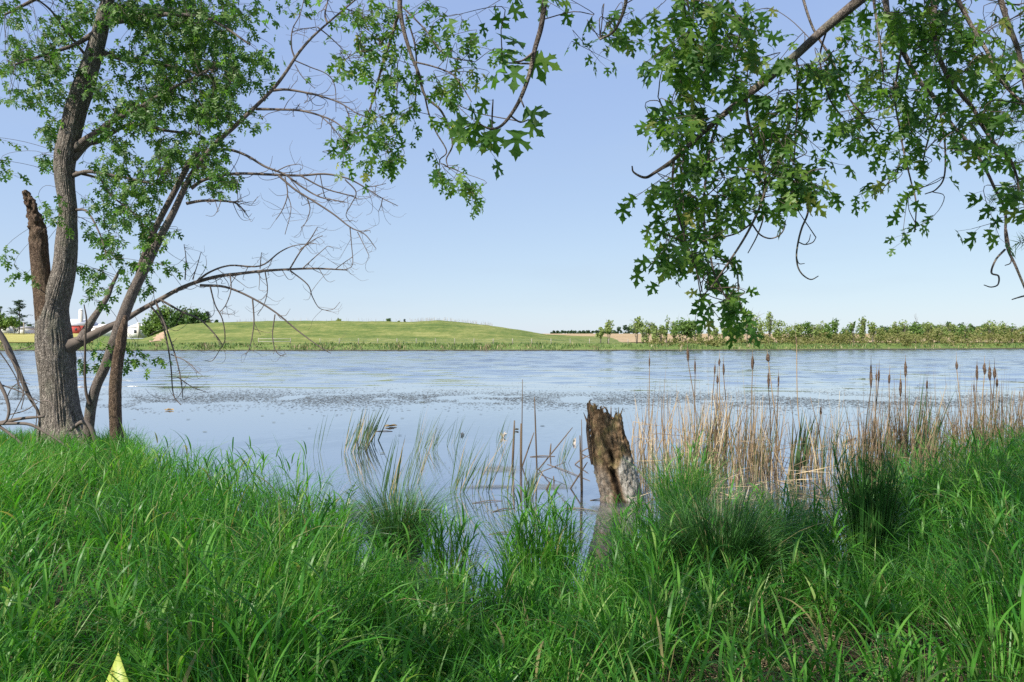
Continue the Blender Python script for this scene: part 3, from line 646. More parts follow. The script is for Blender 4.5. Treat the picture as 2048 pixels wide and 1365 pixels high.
main = px_path([(142, 935, 78.00), (137, 908, 66.00), (130, 885, 53.00), (123, 850, 41.00), (119, 800, 34.00), (114, 750, 33.60), (111, 710, 34.96), (107, 670, 32.68), (106, 635, 29.52), (112, 605, 24.00), (122, 570, 22.40), (130, 530, 20.75), (133, 490, 20.24), (135, 450, 17.43), (136, 415, 16.03), (130, 370, 17.20), (129, 335, 18.60), (134, 298, 20.58), (143, 260, 19.76), (152, 220, 19.92), (165, 180, 19.00), (178, 140, 17.00), (193, 90, 15.00), (206, 40, 13.00), (216, 0, 12.00), (232, -100, 10.00), (246, -220, 7.00), (250, -330, 4.00)], TY, 14)
b = MB(); tube(b, main, 170, disp=bark_disp(3, .075, 14)); b.build('trunk', M['bark'], tr)
anch.append(main[len(main) // 2:])
snag = px_path([(108, 720, 14), (103, 680, 20), (96, 640, 22), (90, 600, 20), (84, 560, 17), (79, 510, 16.5), (77, 470, 16), (72, 445, 13.5), (66, 425, 10), (59, 405, 7.5), (52, 388, 5.5), (49, 382, 3)], TY - .05, 12)
def snag_disp(s, a, p):
    base = bark_disp(21, .10)(s, a, p); j = np.clip((s - 1.75) / .9, 0, 1)
    return base * (1 + 1.5 * j * np.clip(fbm(np.stack([np.cos(a) * 2, np.sin(a) * 2, s * 14], -1), 3, 4), -.5, .5))
b = MB(); tube(b, snag, 48, disp=snag_disp); tag(b.build('broken_stem', M['rotten'], tr), 'snapped rotten stem with ragged top')
def limb(name, pts, Y, parent, m, dY=0, sides=8, k=8, rough=True):
    path = px_path(pts, Y, k, dY); b = MB(); tube(b, path, sides, disp=bark_disp(int(abs(pts[0][0])) + 1, .04, 4) if rough and pts[0][2] > 3 else None)
    anch.append(path); return b, path
for pts, dY in [([(135, 695, 18), (155, 686, 12.5), (175, 677, 10.5), (200, 664, 9.5), (225, 652, 7.5), (250, 640, 6.4), (280, 622, 5.4), (320, 600, 4.8), (360, 578, 4.3), (400, 563, 3.9), (440, 553, 3.5), (480, 548, 3.1), (525, 543, 2.8), (570, 540, 2.3), (630, 538, 2), (695, 541, 1.3)], .3),
                ([(160, 684, 10), (172, 662, 8.5), (185, 640, 7.5), (200, 618, 6), (215, 595, 5), (224, 572, 4), (240, 540, 2.5)], .4),
                ([(150, 300, 9), (172, 280, 7), (192, 267, 6.5), (230, 240, 5.5), (280, 215, 4), (340, 180, 3), (420, 140, 2)], -.6),
                ([(148, 318, 7), (175, 290, 5.5), (200, 282, 5), (260, 250, 4), (330, 262, 3), (400, 270, 2)], .5),
                ([(146, 352, 5), (175, 344, 4), (215, 350, 3), (260, 358, 2.5), (310, 370, 1.5)], -.5),
                ([(150, 345, 3), (200, 360, 2.5), (220, 390, 2), (270, 430, 1.5), (300, 470, 1)], -.2),
                ([(205, 45, 8), (260, 40, 6), (330, 30, 4.5), (420, 40, 3), (500, 90, 2)], -.8),
                ([(190, 100, 6), (250, 120, 5), (320, 130, 4), (400, 150, 3), (480, 175, 1.8)], .8),
                ([(200, 60, 6), (150, 90, 4), (90, 110, 3), (30, 130, 2)], -.6),
                ([(212, 10, 6), (180, -40, 5), (110, -20, 4), (50, 10, 3), (10, 30, 2)], .6),
                ([(170, 110, 3), (130, 60, 2.2), (100, 20, 2), (60, -10, 1.5)], -.7),
                ([(150, 420, 3), (175, 425, 2.2), (200, 470, 1.6), (215, 520, 1.2)], -.3)]:
    b, path = limb('branch', pts, TY, tr, None, dY)
    if pts[0][0] == 135:      # bare dead limb: side branches and curled twigs traced from the photograph
        deadlimb = path
        for tw in [[(400, 572, 4), (450, 575, 3.2), (500, 595, 2.6), (550, 625, 2.2), (595, 662, 1.8), (640, 695, 1.2), (662, 708, .8)], [(392, 565, 3), (420, 545, 2.5), (460, 532, 2.2), (520, 533, 2), (560, 505, 1.7), (590, 492, 1.2), (632, 488, .8)],
                   [(580, 538, 2), (600, 505, 1.8), (620, 480, 1.5), (635, 455, 1)], [(600, 500, 1.4), (625, 482, 1.1), (645, 472, .8)], [(605, 538, 1.6), (630, 515, 1.2), (655, 493, .8)], [(670, 540, 1.2), (690, 525, 1), (705, 430 + 85, .8)],
                   [(300, 612, 3), (322, 640, 2.4), (335, 690, 2), (342, 735, 1.8), (347, 790, 1.4), (362, 811, 1)], [(312, 606, 2.6), (330, 650, 2.2), (350, 710, 1.8), (362, 760, 1.4), (366, 800, 1)], [(342, 710, 1.4), (375, 725, 1.1), (398, 748, .8)], [(355, 755, 1.3), (385, 775, 1), (412, 785, .8)],
                   [(420, 572, 2), (430, 610, 1.7), (445, 640, 1.5), (450, 680, 1.3), (440, 700, 1), (425, 722, .9), (410, 722, .7)], [(505, 598, 2), (508, 640, 1.7), (505, 670, 1.4), (498, 700, 1.1), (490, 710, .8)], [(550, 630, 1.6), (545, 670, 1.3), (550, 700, 1.1), (562, 712, .9), (572, 708, .7)],
                   [(460, 547, 1.6), (462, 580, 1.4), (452, 610, 1.2), (440, 625, 1)], [(530, 543, 1.6), (535, 580, 1.2), (528, 610, 1), (515, 630, .8)], [(580, 542, 2), (615, 570, 1.6), (625, 595, 1.3), (640, 618, 1), (665, 620, .8), (680, 605, .6)],
                   [(320, 600, 3), (365, 625, 2.5), (400, 640, 2), (430, 670, 1.6), (445, 690, 1)], [(370, 560, 1.6), (372, 520, 1.2), (368, 490, .8)], [(385, 560, 1.4), (395, 530, 1.1), (402, 505, .7)], [(520, 538, 1.4), (522, 515, 1), (523, 506, .7)]]:
            tp = px_path([(q_[0], q_[1], q_[2] * .8) for q_ in tw], TY + .1, 5, rng.uniform(-.4, .4)); tube(b, tp, 5, cap=False); spurs(b, tp, 7)
        spurs(b, path[30:], 30)
        b.build('branch', M['deadwood'], tr)
    else: b.build('branch', M['bark_thin'], tr)
BL = [(300, 40, 110, 40, 26), (400, 60, 80, 50, 24), (300, 120, 100, 45, 26), (430, 110, 70, 45, 20), (270, 185, 90, 40, 22), (370, 180, 90, 40, 22), (480, 150, 55, 30, 9), (510, 115, 25, 15, 4), (340, 235, 100, 35, 22), (250, 260, 70, 35, 14), (430, 220, 60, 25, 8), (240, 20, 50, 25, 10),
      (300, 310, 80, 30, 13), (220, 330, 40, 25, 5), (390, 300, 55, 25, 9), (250, 375, 60, 25, 8), (320, 360, 50, 20, 6), (400, 345, 55, 22, 9), (450, 370, 35, 15, 4), (220, 420, 45, 25, 7), (270, 440, 40, 25, 5), (300, 405, 40, 20, 4), (190, 395, 20, 15, 2),
      (195, 470, 35, 22, 3), (240, 500, 45, 22, 4), (190, 540, 35, 22, 3), (250, 545, 40, 20, 3), (310, 480, 30, 20, 2), (330, 535, 20, 15, 1), (200, 590, 35, 15, 3), (280, 580, 20, 12, 2),
      (60, 95, 60, 22, 9), (110, 60, 40, 30, 7), (40, 130, 45, 25, 7), (90, 160, 50, 25, 7), (45, 200, 45, 25, 5), (110, 200, 25, 20, 3), (20, 25, 30, 25, 5), (150, 25, 40, 25, 8), (110, 110, 30, 25, 5), (100, 245, 20, 10, 2),
      (105, 275, 15, 8, 2), (95, 328, 14, 10, 2), (105, 415, 15, 10, 2), (110, 445, 12, 10, 1), (10, 290, 14, 8, 1), (12, 515, 12, 8, 1), (50, 555, 22, 12, 2), (5, 340, 6, 10, 1),
      (220, 700, 25, 14, 3), (175, 725, 15, 15, 2), (265, 715, 20, 12, 2), (305, 712, 15, 8, 1), (165, 150, 40, 60, 5), (460, 30, 50, 30, 7), (380, 10, 60, 20, 9)]
bl, bt = MB(), MB(); sprays(bl, bt, BL, anch, TY, .9, .122, per=10, lo=False, reach=1.6, dens=1.35)
bt.build('twigs', M['twig'], tr); cr = bl.build('crown', M['maple_far'], tr)
# the out-of-frame top of the crown
bl = MB(); n = 2600; c = P(300, -190, TY); p = c + rng.normal(0, 1, (n, 3)) * np.array([1.5, 1.3, .75]); leaves(bl, p, rng.normal(0, 1, (n, 3)) + [0, 0, -1], rng.normal(0, 1, (n, 3)) + [0, 0, .8], .15 * rng.uniform(.7, 1.2, n), True)
bl.build('crown', M['maple_far'], tr)

LY = 10.6
ln = empty('leaning_tree', (*P(178, 890, LY)[:2], .2)); tag(ln, 'slim tree leaning right beside the thick maple, mostly bare dead branches', 'tree')
stem = px_path([(168, 930, 13.05), (174, 895, 11.31), (177, 860, 10.01), (182, 815, 10.01), (192, 775, 9.57), (210, 735, 9.57), (225, 695, 10.01), (243, 645, 10.88), (262, 595, 10.34), (288, 540, 9.61), (318, 480, 7.85), (347, 425, 6.42), (370, 375, 5.71), (393, 335, 5.35), (435, 285, 4.74), (470, 253, 4.43), (505, 220, 3.74), (545, 180, 3.42), (570, 148, 3.08), (595, 110, 2.81), (620, 80, 2.50), (650, 52, 2.03), (690, 18, 1.72), (730, -15, 1.25), (790, -60, 0.78)], LY, 10)
b = MB(); tube(b, stem, 40, disp=bark_disp(31, .04, 5)); b.build('trunk', M['bark_thin'], ln)
st2 = px_path([(272, 570, 5.74), (284, 525, 6.15), (300, 482, 5.74), (321, 437, 5.74), (342, 397, 5.74), (363, 357, 5.74), (380, 325, 5.74), (400, 297, 5.33)], LY + .12, 10)
b = MB(); tube(b, st2, 32, disp=bark_disp(33, .05, 5)); b.build('broken_stem', M['bark_thin'], ln)
lean = [[[(545, 182, 3), (570, 180, 2.6), (600, 184, 2.2), (640, 193, 1.8), (680, 207, 1.4), (720, 232, 1)], [(690, 212, 1.2), (700, 240, 1), (702, 262, .7)], [(600, 184, 1), (620, 190, .8), (632, 188, .6)]],
        [[(512, 219, 3), (560, 220, 2.4), (600, 222, 2.2), (640, 232, 1.8), (675, 248, 1.4), (715, 285, 1)], [(640, 232, 1.2), (665, 255, 1), (690, 290, .8)], [(590, 222, 1), (600, 208, .7)]],
        [[(430, 300, 3.4), (462, 301, 2.8), (495, 313, 2.5), (530, 334, 2.2), (570, 350, 2), (600, 372, 1.7), (640, 395, 1.4), (690, 405, 1)], [(550, 345, 1.2), (575, 333, 1), (598, 329, .7)], [(575, 352, 1), (600, 385, .8), (605, 400, .6)]],
        [[(382, 378, 4.2), (405, 362, 3.6), (440, 352, 3.2), (480, 348, 2.8), (540, 350, 2.6), (600, 352, 2.3), (650, 349, 2), (695, 358, 1.6), (730, 376, 1.3), (760, 395, 1), (796, 413, .7)], [(557, 352, 2.2), (590, 380, 2), (630, 405, 1.8), (668, 430, 1.6), (700, 455, 1.3), (730, 470, 1), (752, 498, .7)], [(700, 456, 1.1), (703, 490, .9), (705, 530, .8), (690, 540, .6)],
         [(600, 352, 1.6), (650, 378, 1.4), (700, 392, 1.2), (715, 398, 1)], [(570, 355, 1.4), (575, 390, 1.2), (565, 420, 1), (552, 440, .8)], [(575, 390, 1), (582, 420, .8), (570, 470, .7)], [(615, 398, 1.3), (620, 420, 1), (612, 445, .8), (602, 456, .6)],
         [(690, 360, 1.4), (712, 385, 1.2), (702, 410, 1), (692, 430, .8), (700, 445, .7)], [(690, 448, 1), (715, 462, .8), (740, 462, .7)], [(640, 350, 1), (650, 395, .9), (665, 405, .7)], [(730, 376, 1), (755, 372, .8), (772, 368, .6)], [(765, 398, 1), (762, 412, .8), (757, 424, .6)], [(715, 465, 1), (725, 485, .8), (738, 512, .6)]],
        [[(373, 408, 3.4), (400, 403, 2.8), (430, 402, 2.4), (465, 405, 2), (478, 412, 1.6), (491, 425, 1.2)], [(465, 405, 1.4), (485, 403, 1)]],
        [[(655, 48, 2.2), (650, 30, 1.8), (655, 5, 1.4), (665, -30, 1)], [(590, 118, 1.8), (583, 95, 1.5), (585, 60, 1.2), (600, 30, 1), (610, -10, .8)], [(583, 65, 1), (610, 58, .9), (633, 56, .7)], [(635, 55, 1.4), (660, 75, 1.1), (690, 105, .9), (705, 130, .7)], [(590, 122, 1.3), (620, 135, 1.1), (655, 150, 1), (670, 175, .9), (672, 225, .6)], [(590, 130, 1), (605, 155, .8), (630, 178, .6)], [(690, 18, 1.4), (720, 30, 1.1), (750, 60, .8)]]]
for L_ in lean:
    b = MB(); dy = rng.uniform(-.5, .5)
    for j, tw in enumerate(L_):
        path = px_path(tw, LY, 6, dy if j == 0 else rng.uniform(-.3, .3)); tube(b, path, 6 if j == 0 else 4, cap=False)
        spurs(b, path, 16 if j == 0 else 6)
    b.build('branch', M['deadwood'], ln)
anch2 = [stem[30:], st2]
bl, bt = MB(), MB(); sprays(bl, bt, [(470, 235, 50, 20, 5), (430, 290, 50, 25, 5), (500, 250, 25, 15, 2), (440, 320, 40, 20, 4), (480, 225, 30, 12, 2), (330, 465, 20, 20, 2), (300, 540, 25, 20, 2), (370, 530, 12, 10, 1), (590, 8, 10, 8, 1)], anch2, LY, .3, .12, per=7, reach=1.0)
bt.build('twigs', M['twig'], ln); bl.build('leaves', M['maple_far'], ln)
b = MB(); tube(b, px_path([(180, 812, 3), (173, 790, 3), (170, 760, 2.6), (170, 720, 2.4), (171, 670, 2.2), (173, 640, 1.8), (168, 610, 1)], LY - .1, 6), 6); b.build('shoot', M['twig'], ln)

dp = empty('dead_tree', (*P(235, 898, 10.3)[:2], .2)); tag(dp, 'thin decayed standing trunk right of the leaning tree, bark peeling off', 'tree')
b = MB(); tube(b, px_path([(240, 935, 17), (236, 900, 14.5), (232, 860, 12.5), (230, 810, 12), (231, 765, 11.5), (236, 720, 11), (241, 690, 10.5), (245, 665, 9), (249, 645, 6), (251, 632, 3)], 10.35, 12), 44, disp=lambda s, a, p: bark_disp(51, .12, 6)(s, a, p) - .35 * np.exp(-(((a - 4.7) / .3) ** 2 + ((s - 1.75) / .05) ** 2))); b.build('trunk', M['rotten'], dp)

# fallen branches at the left edge
fb = empty('fallen_branch', (*P(20, 880, 9.6)[:2], .3)); tag(fb, 'bare fallen branch arching down at the left edge beside the maple', 'branch')
FBR = [[(-60, 600, 6), (-20, 645, 6), (5, 676, 5.5), (25, 715, 5), (42, 755, 4.4), (57, 790, 3.8), (68, 810, 3), (78, 830, 2.4), (79, 870, 1.6), (74, 900, 1)], [(-20, 740, 3.6), (0, 770, 3.4), (12, 795, 3.2), (18, 820, 2.8), (14, 840, 2.4), (5, 850, 2)],
       [(-30, 855, 4.5), (10, 845, 4), (45, 838, 3.2), (88, 834, 2.6)], [(-20, 850, 3.5), (20, 848, 3.2), (60, 850, 3), (95, 868, 2.6), (125, 888, 2.2), (145, 905, 1.6)], [(-10, 848, 3), (15, 865, 2.8), (45, 890, 2.5), (62, 915, 2.2), (72, 950, 1.8)],
       [(8, 690, 2), (15, 710, 1.8), (32, 735, 1.6), (38, 770, 1.5), (48, 790, 1.2), (42, 820, 1)], [(25, 720, 1.6), (42, 745, 1.4), (47, 785, 1.2), (35, 815, 1), (22, 840, .8)], [(0, 706, 1.4), (20, 735, 1.2), (35, 765, 1), (36, 800, .8)], [(0, 770, 1.6), (30, 780, 1.3), (52, 790, 1.1), (75, 803, .9), (95, 812, .7)], [(60, 795, 1.4), (72, 815, 1.2), (72, 850, 1), (62, 880, .8)],
       [(28, 702, 1.1), (50, 698, .9), (70, 690, .7)], [(12, 800, 1.1), (25, 775, 1), (45, 765, .8), (60, 770, .6)], [(20, 830, 1.1), (50, 822, 1), (75, 806, .8)], [(85, 802, 1.5), (100, 805, 1.3), (108, 825, 1.1), (112, 850, .9), (120, 880, .7)]]
for i, tw in enumerate(FBR[:5]):
    b = MB(); tube(b, px_path(tw, 9.6, 6, rng.uniform(-.3, .3)), 7)
    if i == 0:
        for t2 in FBR[5:]: tube(b, px_path(t2, 9.6, 5, rng.uniform(-.3, .3)), 4, cap=False)
    b.build('limb', M['deadwood'], fb)
b = MB(); tube(b, px_path([(140, 862, 3), (165, 845, 4.5), (182, 858, 5), (190, 880, 4.5), (200, 905, 3)], 10.2, 6), 8)
tag(b.build('root_branch', M['deadwood'], origin=P(182, 880, 10.2)), 'short crooked dead branch lying against the foot of the leaning tree', 'branch')

# ------------------------------------------------------------------ the maple overhead: trunk behind the camera, branches hanging into view
OT = (3.2, -3.4, .35)
ov = empty('maple_tree', OT); tag(ov, 'large maple hanging dark lobed leaves and branches over the top right', 'tree')
b = MB(); tube(b, smooth_path([(3.3, -3.4, .1, .55), (3.2, -3.4, 1.2, .42), (3.1, -3.2, 3, .38), (2.9, -2.8, 5, .32), (2.6, -2.2, 7.5, .22), (2.2, -1.8, 10, .1)], 10), 48, disp=bark_disp(61)); b.build('trunk', M['bark'], ov)
OB = []       # (name, list of traced strokes, depth, blobs, leaf size)
OB.append(([[(2000, -330, 26, 1.6), (1900, -180, 20, 2.8), (1760, -38, 12.5), (1720, 0, 11), (1650, 58, 9), (1590, 113, 8.5), (1530, 163, 8), (1480, 203, 7), (1430, 245, 5.5), (1380, 290, 4.5), (1345, 322, 4), (1310, 346, 3.4), (1290, 356, 2.8), (1268, 346, 2), (1264, 333, 1.4)],
            [(1348, 321, 2.6), (1345, 362, 2.3), (1350, 409, 2.1), (1363, 456, 2), (1379, 503, 1.8), (1397, 553, 1.5), (1404, 585, 1)], [(1369, 300, 2), (1363, 356, 1.8), (1367, 421, 1.6), (1369, 485, 1.2)],
            [(1440, 236, 2.8), (1423, 283, 2.8), (1414, 339, 2.6), (1408, 397, 2.4), (1410, 468, 2.2), (1420, 509, 2.1), (1429, 550, 1.9), (1446, 585, 1.7), (1461, 617, 1.5), (1465, 640, 1.1)],
            [(1493, 192, 3.2), (1495, 235, 3.4), (1506, 280, 3.6), (1519, 309, 3.4), (1528, 336, 3.3), (1530, 377, 3), (1522, 409, 2.8), (1505, 447, 2.5), (1484, 485, 2.3), (1461, 520, 2.1), (1426, 570, 1.7), (1402, 596, 1.2)],
            [(1503, 448, 2), (1478, 465, 1.8), (1455, 473, 1.6), (1414, 482, 1.1)], [(1505, 450, 1.8), (1520, 470, 1.6), (1540, 478, 1.5), (1558, 472, 1.4), (1568, 459, 1.3), (1571, 441, 1)], [(1528, 400, 1.8), (1526, 438, 1.6), (1514, 473, 1.4), (1496, 507, 1)], [(1465, 524, 1.8), (1475, 549, 1.6), (1477, 588, 1.5), (1484, 621, 1)],
            [(1530, 336, 2.8), (1558, 347, 2.6), (1587, 363, 2.5), (1607, 382, 2.4), (1616, 403, 2.3), (1615, 429, 2.1), (1604, 456, 2), (1597, 482, 1.9), (1593, 511, 1.7), (1596, 535, 1.6), (1606, 551, 1.5), (1622, 560, 1.3), (1637, 553, .9)],
            [(1597, 485, 1.3), (1610, 490, 1.2), (1625, 486, 1.1), (1632, 476, .8)], [(1612, 489, 1), (1618, 482, .9), (1621, 470, .7)], [(1593, 515, 1.1), (1598, 528, 1), (1609, 528, .7)], [(1617, 405, 1.2), (1620, 425, 1), (1625, 434, .7)],
            [(1316, 195, 1), (1332, 225, 1.4), (1365, 230, 1.6), (1395, 260, 1.4)], [(1529, 150, 2.2), (1505, 128, 2), (1482, 121, 1.9), (1440, 133, 1.8), (1404, 121, 1.8), (1385, 70, 1.8), (1375, 0, 1.8), (1370, -60, 1.8)], [(1593, 113, 2.2), (1595, 180, 2), (1592, 260, 1.6), (1588, 330, 1)], [(1655, 55, 2), (1640, 120, 1.8), (1660, 200, 1.5), (1690, 240, 1)]], 4.1,
           [(1400, 20, 60, 30, 7), (1370, 70, 55, 40, 9), (1430, 90, 55, 45, 10), (1480, 40, 35, 40, 6), (1400, 150, 55, 35, 8), (1470, 170, 35, 30, 5), (1370, 190, 25, 20, 3), (1330, 250, 40, 28, 6), (1300, 275, 12, 10, 1), (1390, 250, 40, 30, 6), (1450, 290, 20, 15, 2), (1410, 330, 30, 15, 2), (1370, 310, 25, 18, 2), (1540, 120, 20, 20, 2),
            (1540, 250, 30, 25, 4), (1575, 220, 35, 40, 6), (1610, 170, 40, 40, 6), (1650, 130, 40, 40, 5), (1590, 290, 40, 40, 7), (1540, 310, 25, 20, 3), (1610, 340, 30, 30, 5), (1580, 390, 30, 20, 4), (1510, 330, 30, 25, 4), (1470, 350, 40, 25, 5), (1500, 400, 30, 20, 3), (1520, 420, 15, 15, 2),
            (1340, 375, 30, 25, 4), (1390, 380, 35, 30, 5), (1350, 430, 25, 20, 3), (1400, 440, 30, 25, 4), (1440, 400, 20, 12, 2), (1340, 510, 35, 18, 5), (1380, 520, 30, 20, 4), (1415, 480, 30, 20, 3), (1445, 470, 15, 8, 1), (1430, 525, 30, 18, 3), (1420, 560, 25, 15, 2), (1445, 590, 22, 14, 2), (1395, 590, 10, 10, 1), (1455, 598, 15, 10, 1), (1452, 622, 26, 8, 3), (1310, 45, 20, 10, 1)], .135))
OB.append(([[(1770, -160, 10, 3.4), (1768, -60, 7), (1771, 0, 6), (1779, 47, 5.5), (1803, 98, 5), (1834, 156, 4.6), (1861, 187, 4.2), (1881, 215, 3.8), (1904, 250, 3.4), (1935, 285, 3.2), (1967, 332, 3), (1990, 379, 2.7), (2010, 422, 2.5), (2011, 470, 2.5), (2016, 500, 2.6), (2030, 530, 2.4), (2050, 578, 2)],
            [(1881, 215, 2), (1865, 254, 1.8), (1850, 305, 1.6), (1842, 355, 1.2)], [(1881, 232, 2), (1890, 289, 1.9), (1889, 352, 1.7), (1873, 379, 1.5), (1850, 389, 1.1)], [(2010, 500, 2.2), (1992, 520, 2), (1983, 546, 1.9), (1997, 553, 1.7), (1996, 570, 1.5), (1982, 575, 1.3), (1968, 571, .9)], [(2013, 460, 1.5), (2020, 500, 1.4), (2022, 525, 1.2), (2010, 532, .9)], [(2060, 590, 2), (2040, 595, 1.6), (2024, 600, 1)],
            [(1748, -40, 3), (1748, 0, 3), (1756, 59, 2.6), (1762, 110, 2.2), (1768, 164, 1.5)], [(1600, -40, 3), (1607, 0, 2.8), (1627, 59, 2.5), (1662, 117, 2.3), (1697, 195, 2), (1736, 242, 1.7), (1760, 270, 1.2)], [(1803, 98, 2.2), (1790, 190, 2), (1800, 260, 1.8), (1807, 301, 1.7), (1822, 363, 1.6), (1832, 406, 1.5), (1830, 465, 1)], [(1806, 320, 1.2), (1780, 360, 1), (1762, 385, .8)]], 4.6,
           [(1720, 20, 35, 25, 3), (1780, 60, 40, 40, 6), (1740, 110, 40, 35, 5), (1800, 130, 40, 40, 6), (1700, 170, 40, 35, 5), (1760, 180, 45, 40, 7), (1830, 190, 40, 40, 6), (1720, 230, 40, 30, 5), (1780, 245, 45, 30, 6), (1840, 250, 40, 30, 5), (1680, 270, 35, 15, 3), (1740, 275, 35, 15, 3), (1800, 295, 30, 12, 3), (1840, 315, 20, 14, 2), (1690, 90, 35, 30, 3),
            (1760, 380, 22, 14, 2), (1748, 395, 20, 12, 1), (1835, 385, 20, 14, 2), (1825, 440, 18, 22, 3), (1840, 460, 10, 12, 1), (1910, 200, 30, 30, 4), (1930, 260, 25, 20, 3)], .125))
OB.append(([[(1880, -160, 10, 3), (1872, -60, 6.5), (1869, 0, 6), (1867, 58, 5.4), (1873, 101, 5), (1893, 148, 4.5), (1920, 187, 4), (1947, 219, 3.7), (1963, 250, 3.4), (1990, 289, 3), (2018, 316, 2.7), (2033, 352, 2.3), (2037, 375, 1.6)],
            [(1900, -40, 5), (1920, 8, 4.5), (1951, 66, 4), (1975, 105, 3.6), (1990, 145, 3.2), (2021, 184, 2.8), (2056, 215, 2)], [(1996, -40, 6), (2002, 0, 5.5), (2018, 51, 5), (2037, 102, 4.6), (2045, 145, 4.2), (2062, 230, 3)], [(1963, 108, 1.6), (1985, 122, 1.5), (2005, 112, 1.3), (2012, 80, 1)], [(1867, 30, 2.2), (1858, 80, 2), (1830, 100, 1.6)], [(2000, 5, 1.6), (2030, 10, 1.4), (2060, 5, 1.2)]], 3.9,
           [(1850, 20, 40, 30, 6), (1900, 30, 40, 35, 6), (1860, 80, 40, 40, 7), (1920, 90, 35, 35, 5), (1880, 130, 40, 35, 6), (1930, 140, 25, 30, 4), (1980, 40, 30, 30, 4), (2020, 20, 30, 25, 4), (2030, 170, 22, 25, 3), (1990, 170, 25, 20, 3), (2000, 230, 30, 25, 4), (1960, 290, 25, 14, 3), (2000, 310, 30, 15, 3), (1930, 300, 20, 12, 2), (2030, 370, 20, 15, 2), (1975, 385, 0, 0, 0), (2000, 440, 25, 14, 2), (2035, 400, 18, 20, 2), (1970, 240, 25, 20, 3), (1790, 20, 30, 20, 3)], .125))
OB.append(([[(820, -170, 9, 5), (803, -60, 6), (800, 0, 5.2), (800, 20, 5), (807, 60, 4.2), (822, 110, 3.7), (838, 150, 3.2), (850, 192, 2.9), (880, 220, 2.4), (895, 250, 2.1), (905, 290, 1.8), (893, 318, 1.4), (896, 335, 1)],
            [(800, 20, 4), (790, 50, 3.4), (778, 90, 3), (765, 130, 2.6), (752, 180, 2.1), (748, 200, 1.4)], [(850, 195, 2), (858, 230, 1.8), (872, 265, 1.6), (893, 303, 1.4), (880, 320, 1.1), (879, 335, .8)], [(812, 30, 2), (831, 100, 1.8), (832, 180, 1.5), (828, 230, 1)], [(830, 125, 1.8), (870, 135, 1.6), (905, 150, 1.5), (925, 175, 1.4), (943, 205, 1)], [(800, 10, 1.8), (850, 60, 1.6), (890, 110, 1.4), (950, 125, 1)],
            [(752, 180, 1.4), (735, 230, 1.2), (715, 275, 1), (700, 300, .8)], [(790, 60, 1.4), (745, 100, 1.2), (715, 105, 1), (690, 120, .8)], [(795, 130, 1.2), (793, 220, 1)], [(745, 190, 1.2), (738, 290, .9), (790, 270, .8)], [(700, 290, 1), (690, 310, .9), (703, 322, .8), (712, 318, .6)]], 6.2,
           [(740, 15, 40, 20, 5), (700, 30, 25, 20, 2), (770, 40, 30, 25, 4), (860, 25, 30, 25, 4), (725, 70, 35, 20, 4), (770, 90, 30, 25, 4), (850, 80, 30, 30, 4), (670, 125, 20, 15, 2), (690, 130, 20, 16, 3), (730, 120, 30, 20, 3), (790, 140, 30, 25, 4), (860, 105, 20, 20, 2), (740, 160, 30, 20, 3), (800, 190, 35, 25, 4), (870, 180, 30, 20, 4), (905, 190, 20, 15, 2), (760, 210, 35, 20, 3), (740, 245, 30, 15, 4), (810, 235, 30, 15, 3),
            (700, 265, 20, 15, 3), (735, 275, 20, 12, 2), (780, 255, 25, 15, 2), (675, 312, 14, 10, 2), (745, 310, 18, 14, 3), (775, 315, 25, 18, 4), (800, 305, 18, 14, 2), (740, 335, 10, 5, 1), (920, 110, 20, 20, 2), (930, 60, 20, 25, 3), (945, 95, 20, 12, 2), (975, 110, 25, 15, 2), (920, 150, 20, 15, 2), (965, 160, 18, 10, 2), (880, 235, 15, 12, 1), (890, 340, 14, 12, 2), (905, 355, 16, 10, 2), (930, 375, 16, 10, 2), (955, 375, 12, 8, 1), (935, 395, 10, 7, 1), (900, 260, 10, 10, 1)], .125))
OB.append(([[(1130, -200, 10, 1.9), (1100, -60, 7), (1090, 0, 6), (1082, 55, 5.4), (1070, 98, 5), (1060, 145, 4.5), (1042, 195, 4), (1022, 230, 3.4), (1003, 252, 3), (985, 259, 2.6), (968, 254, 2), (955, 245, 1.4)], [(1068, 105, 2.4), (1045, 122, 2.1), (1028, 125, 2)], [(1064, 128, 2.2), (1040, 128, 1.8), (1005, 126, 1.3)], [(1020, 232, 2), (1040, 245, 1.8), (1058, 240, 1.2)], [(1040, 196, 2), (1048, 215, 1.6)], [(1240, -60, 6), (1252, 0, 4), (1230, 60, 3), (1200, 80, 2)]], 2.35,
           [(970, 20, 35, 12, 2), (1010, 12, 35, 12, 2), (1090, 8, 30, 8, 1), (1150, 12, 18, 8, 1), (920, 10, 18, 10, 1), (1290, 40, 40, 25, 4, 3.0), (1240, 75, 45, 18, 4, 3.0), (1200, 95, 35, 15, 3, 3.0), (1260, 20, 45, 20, 3, 3.0), (950, 245, 25, 10, 3, 2.6), (990, 250, 20, 10, 2, 2.6)], .085))
shade_anchor = []
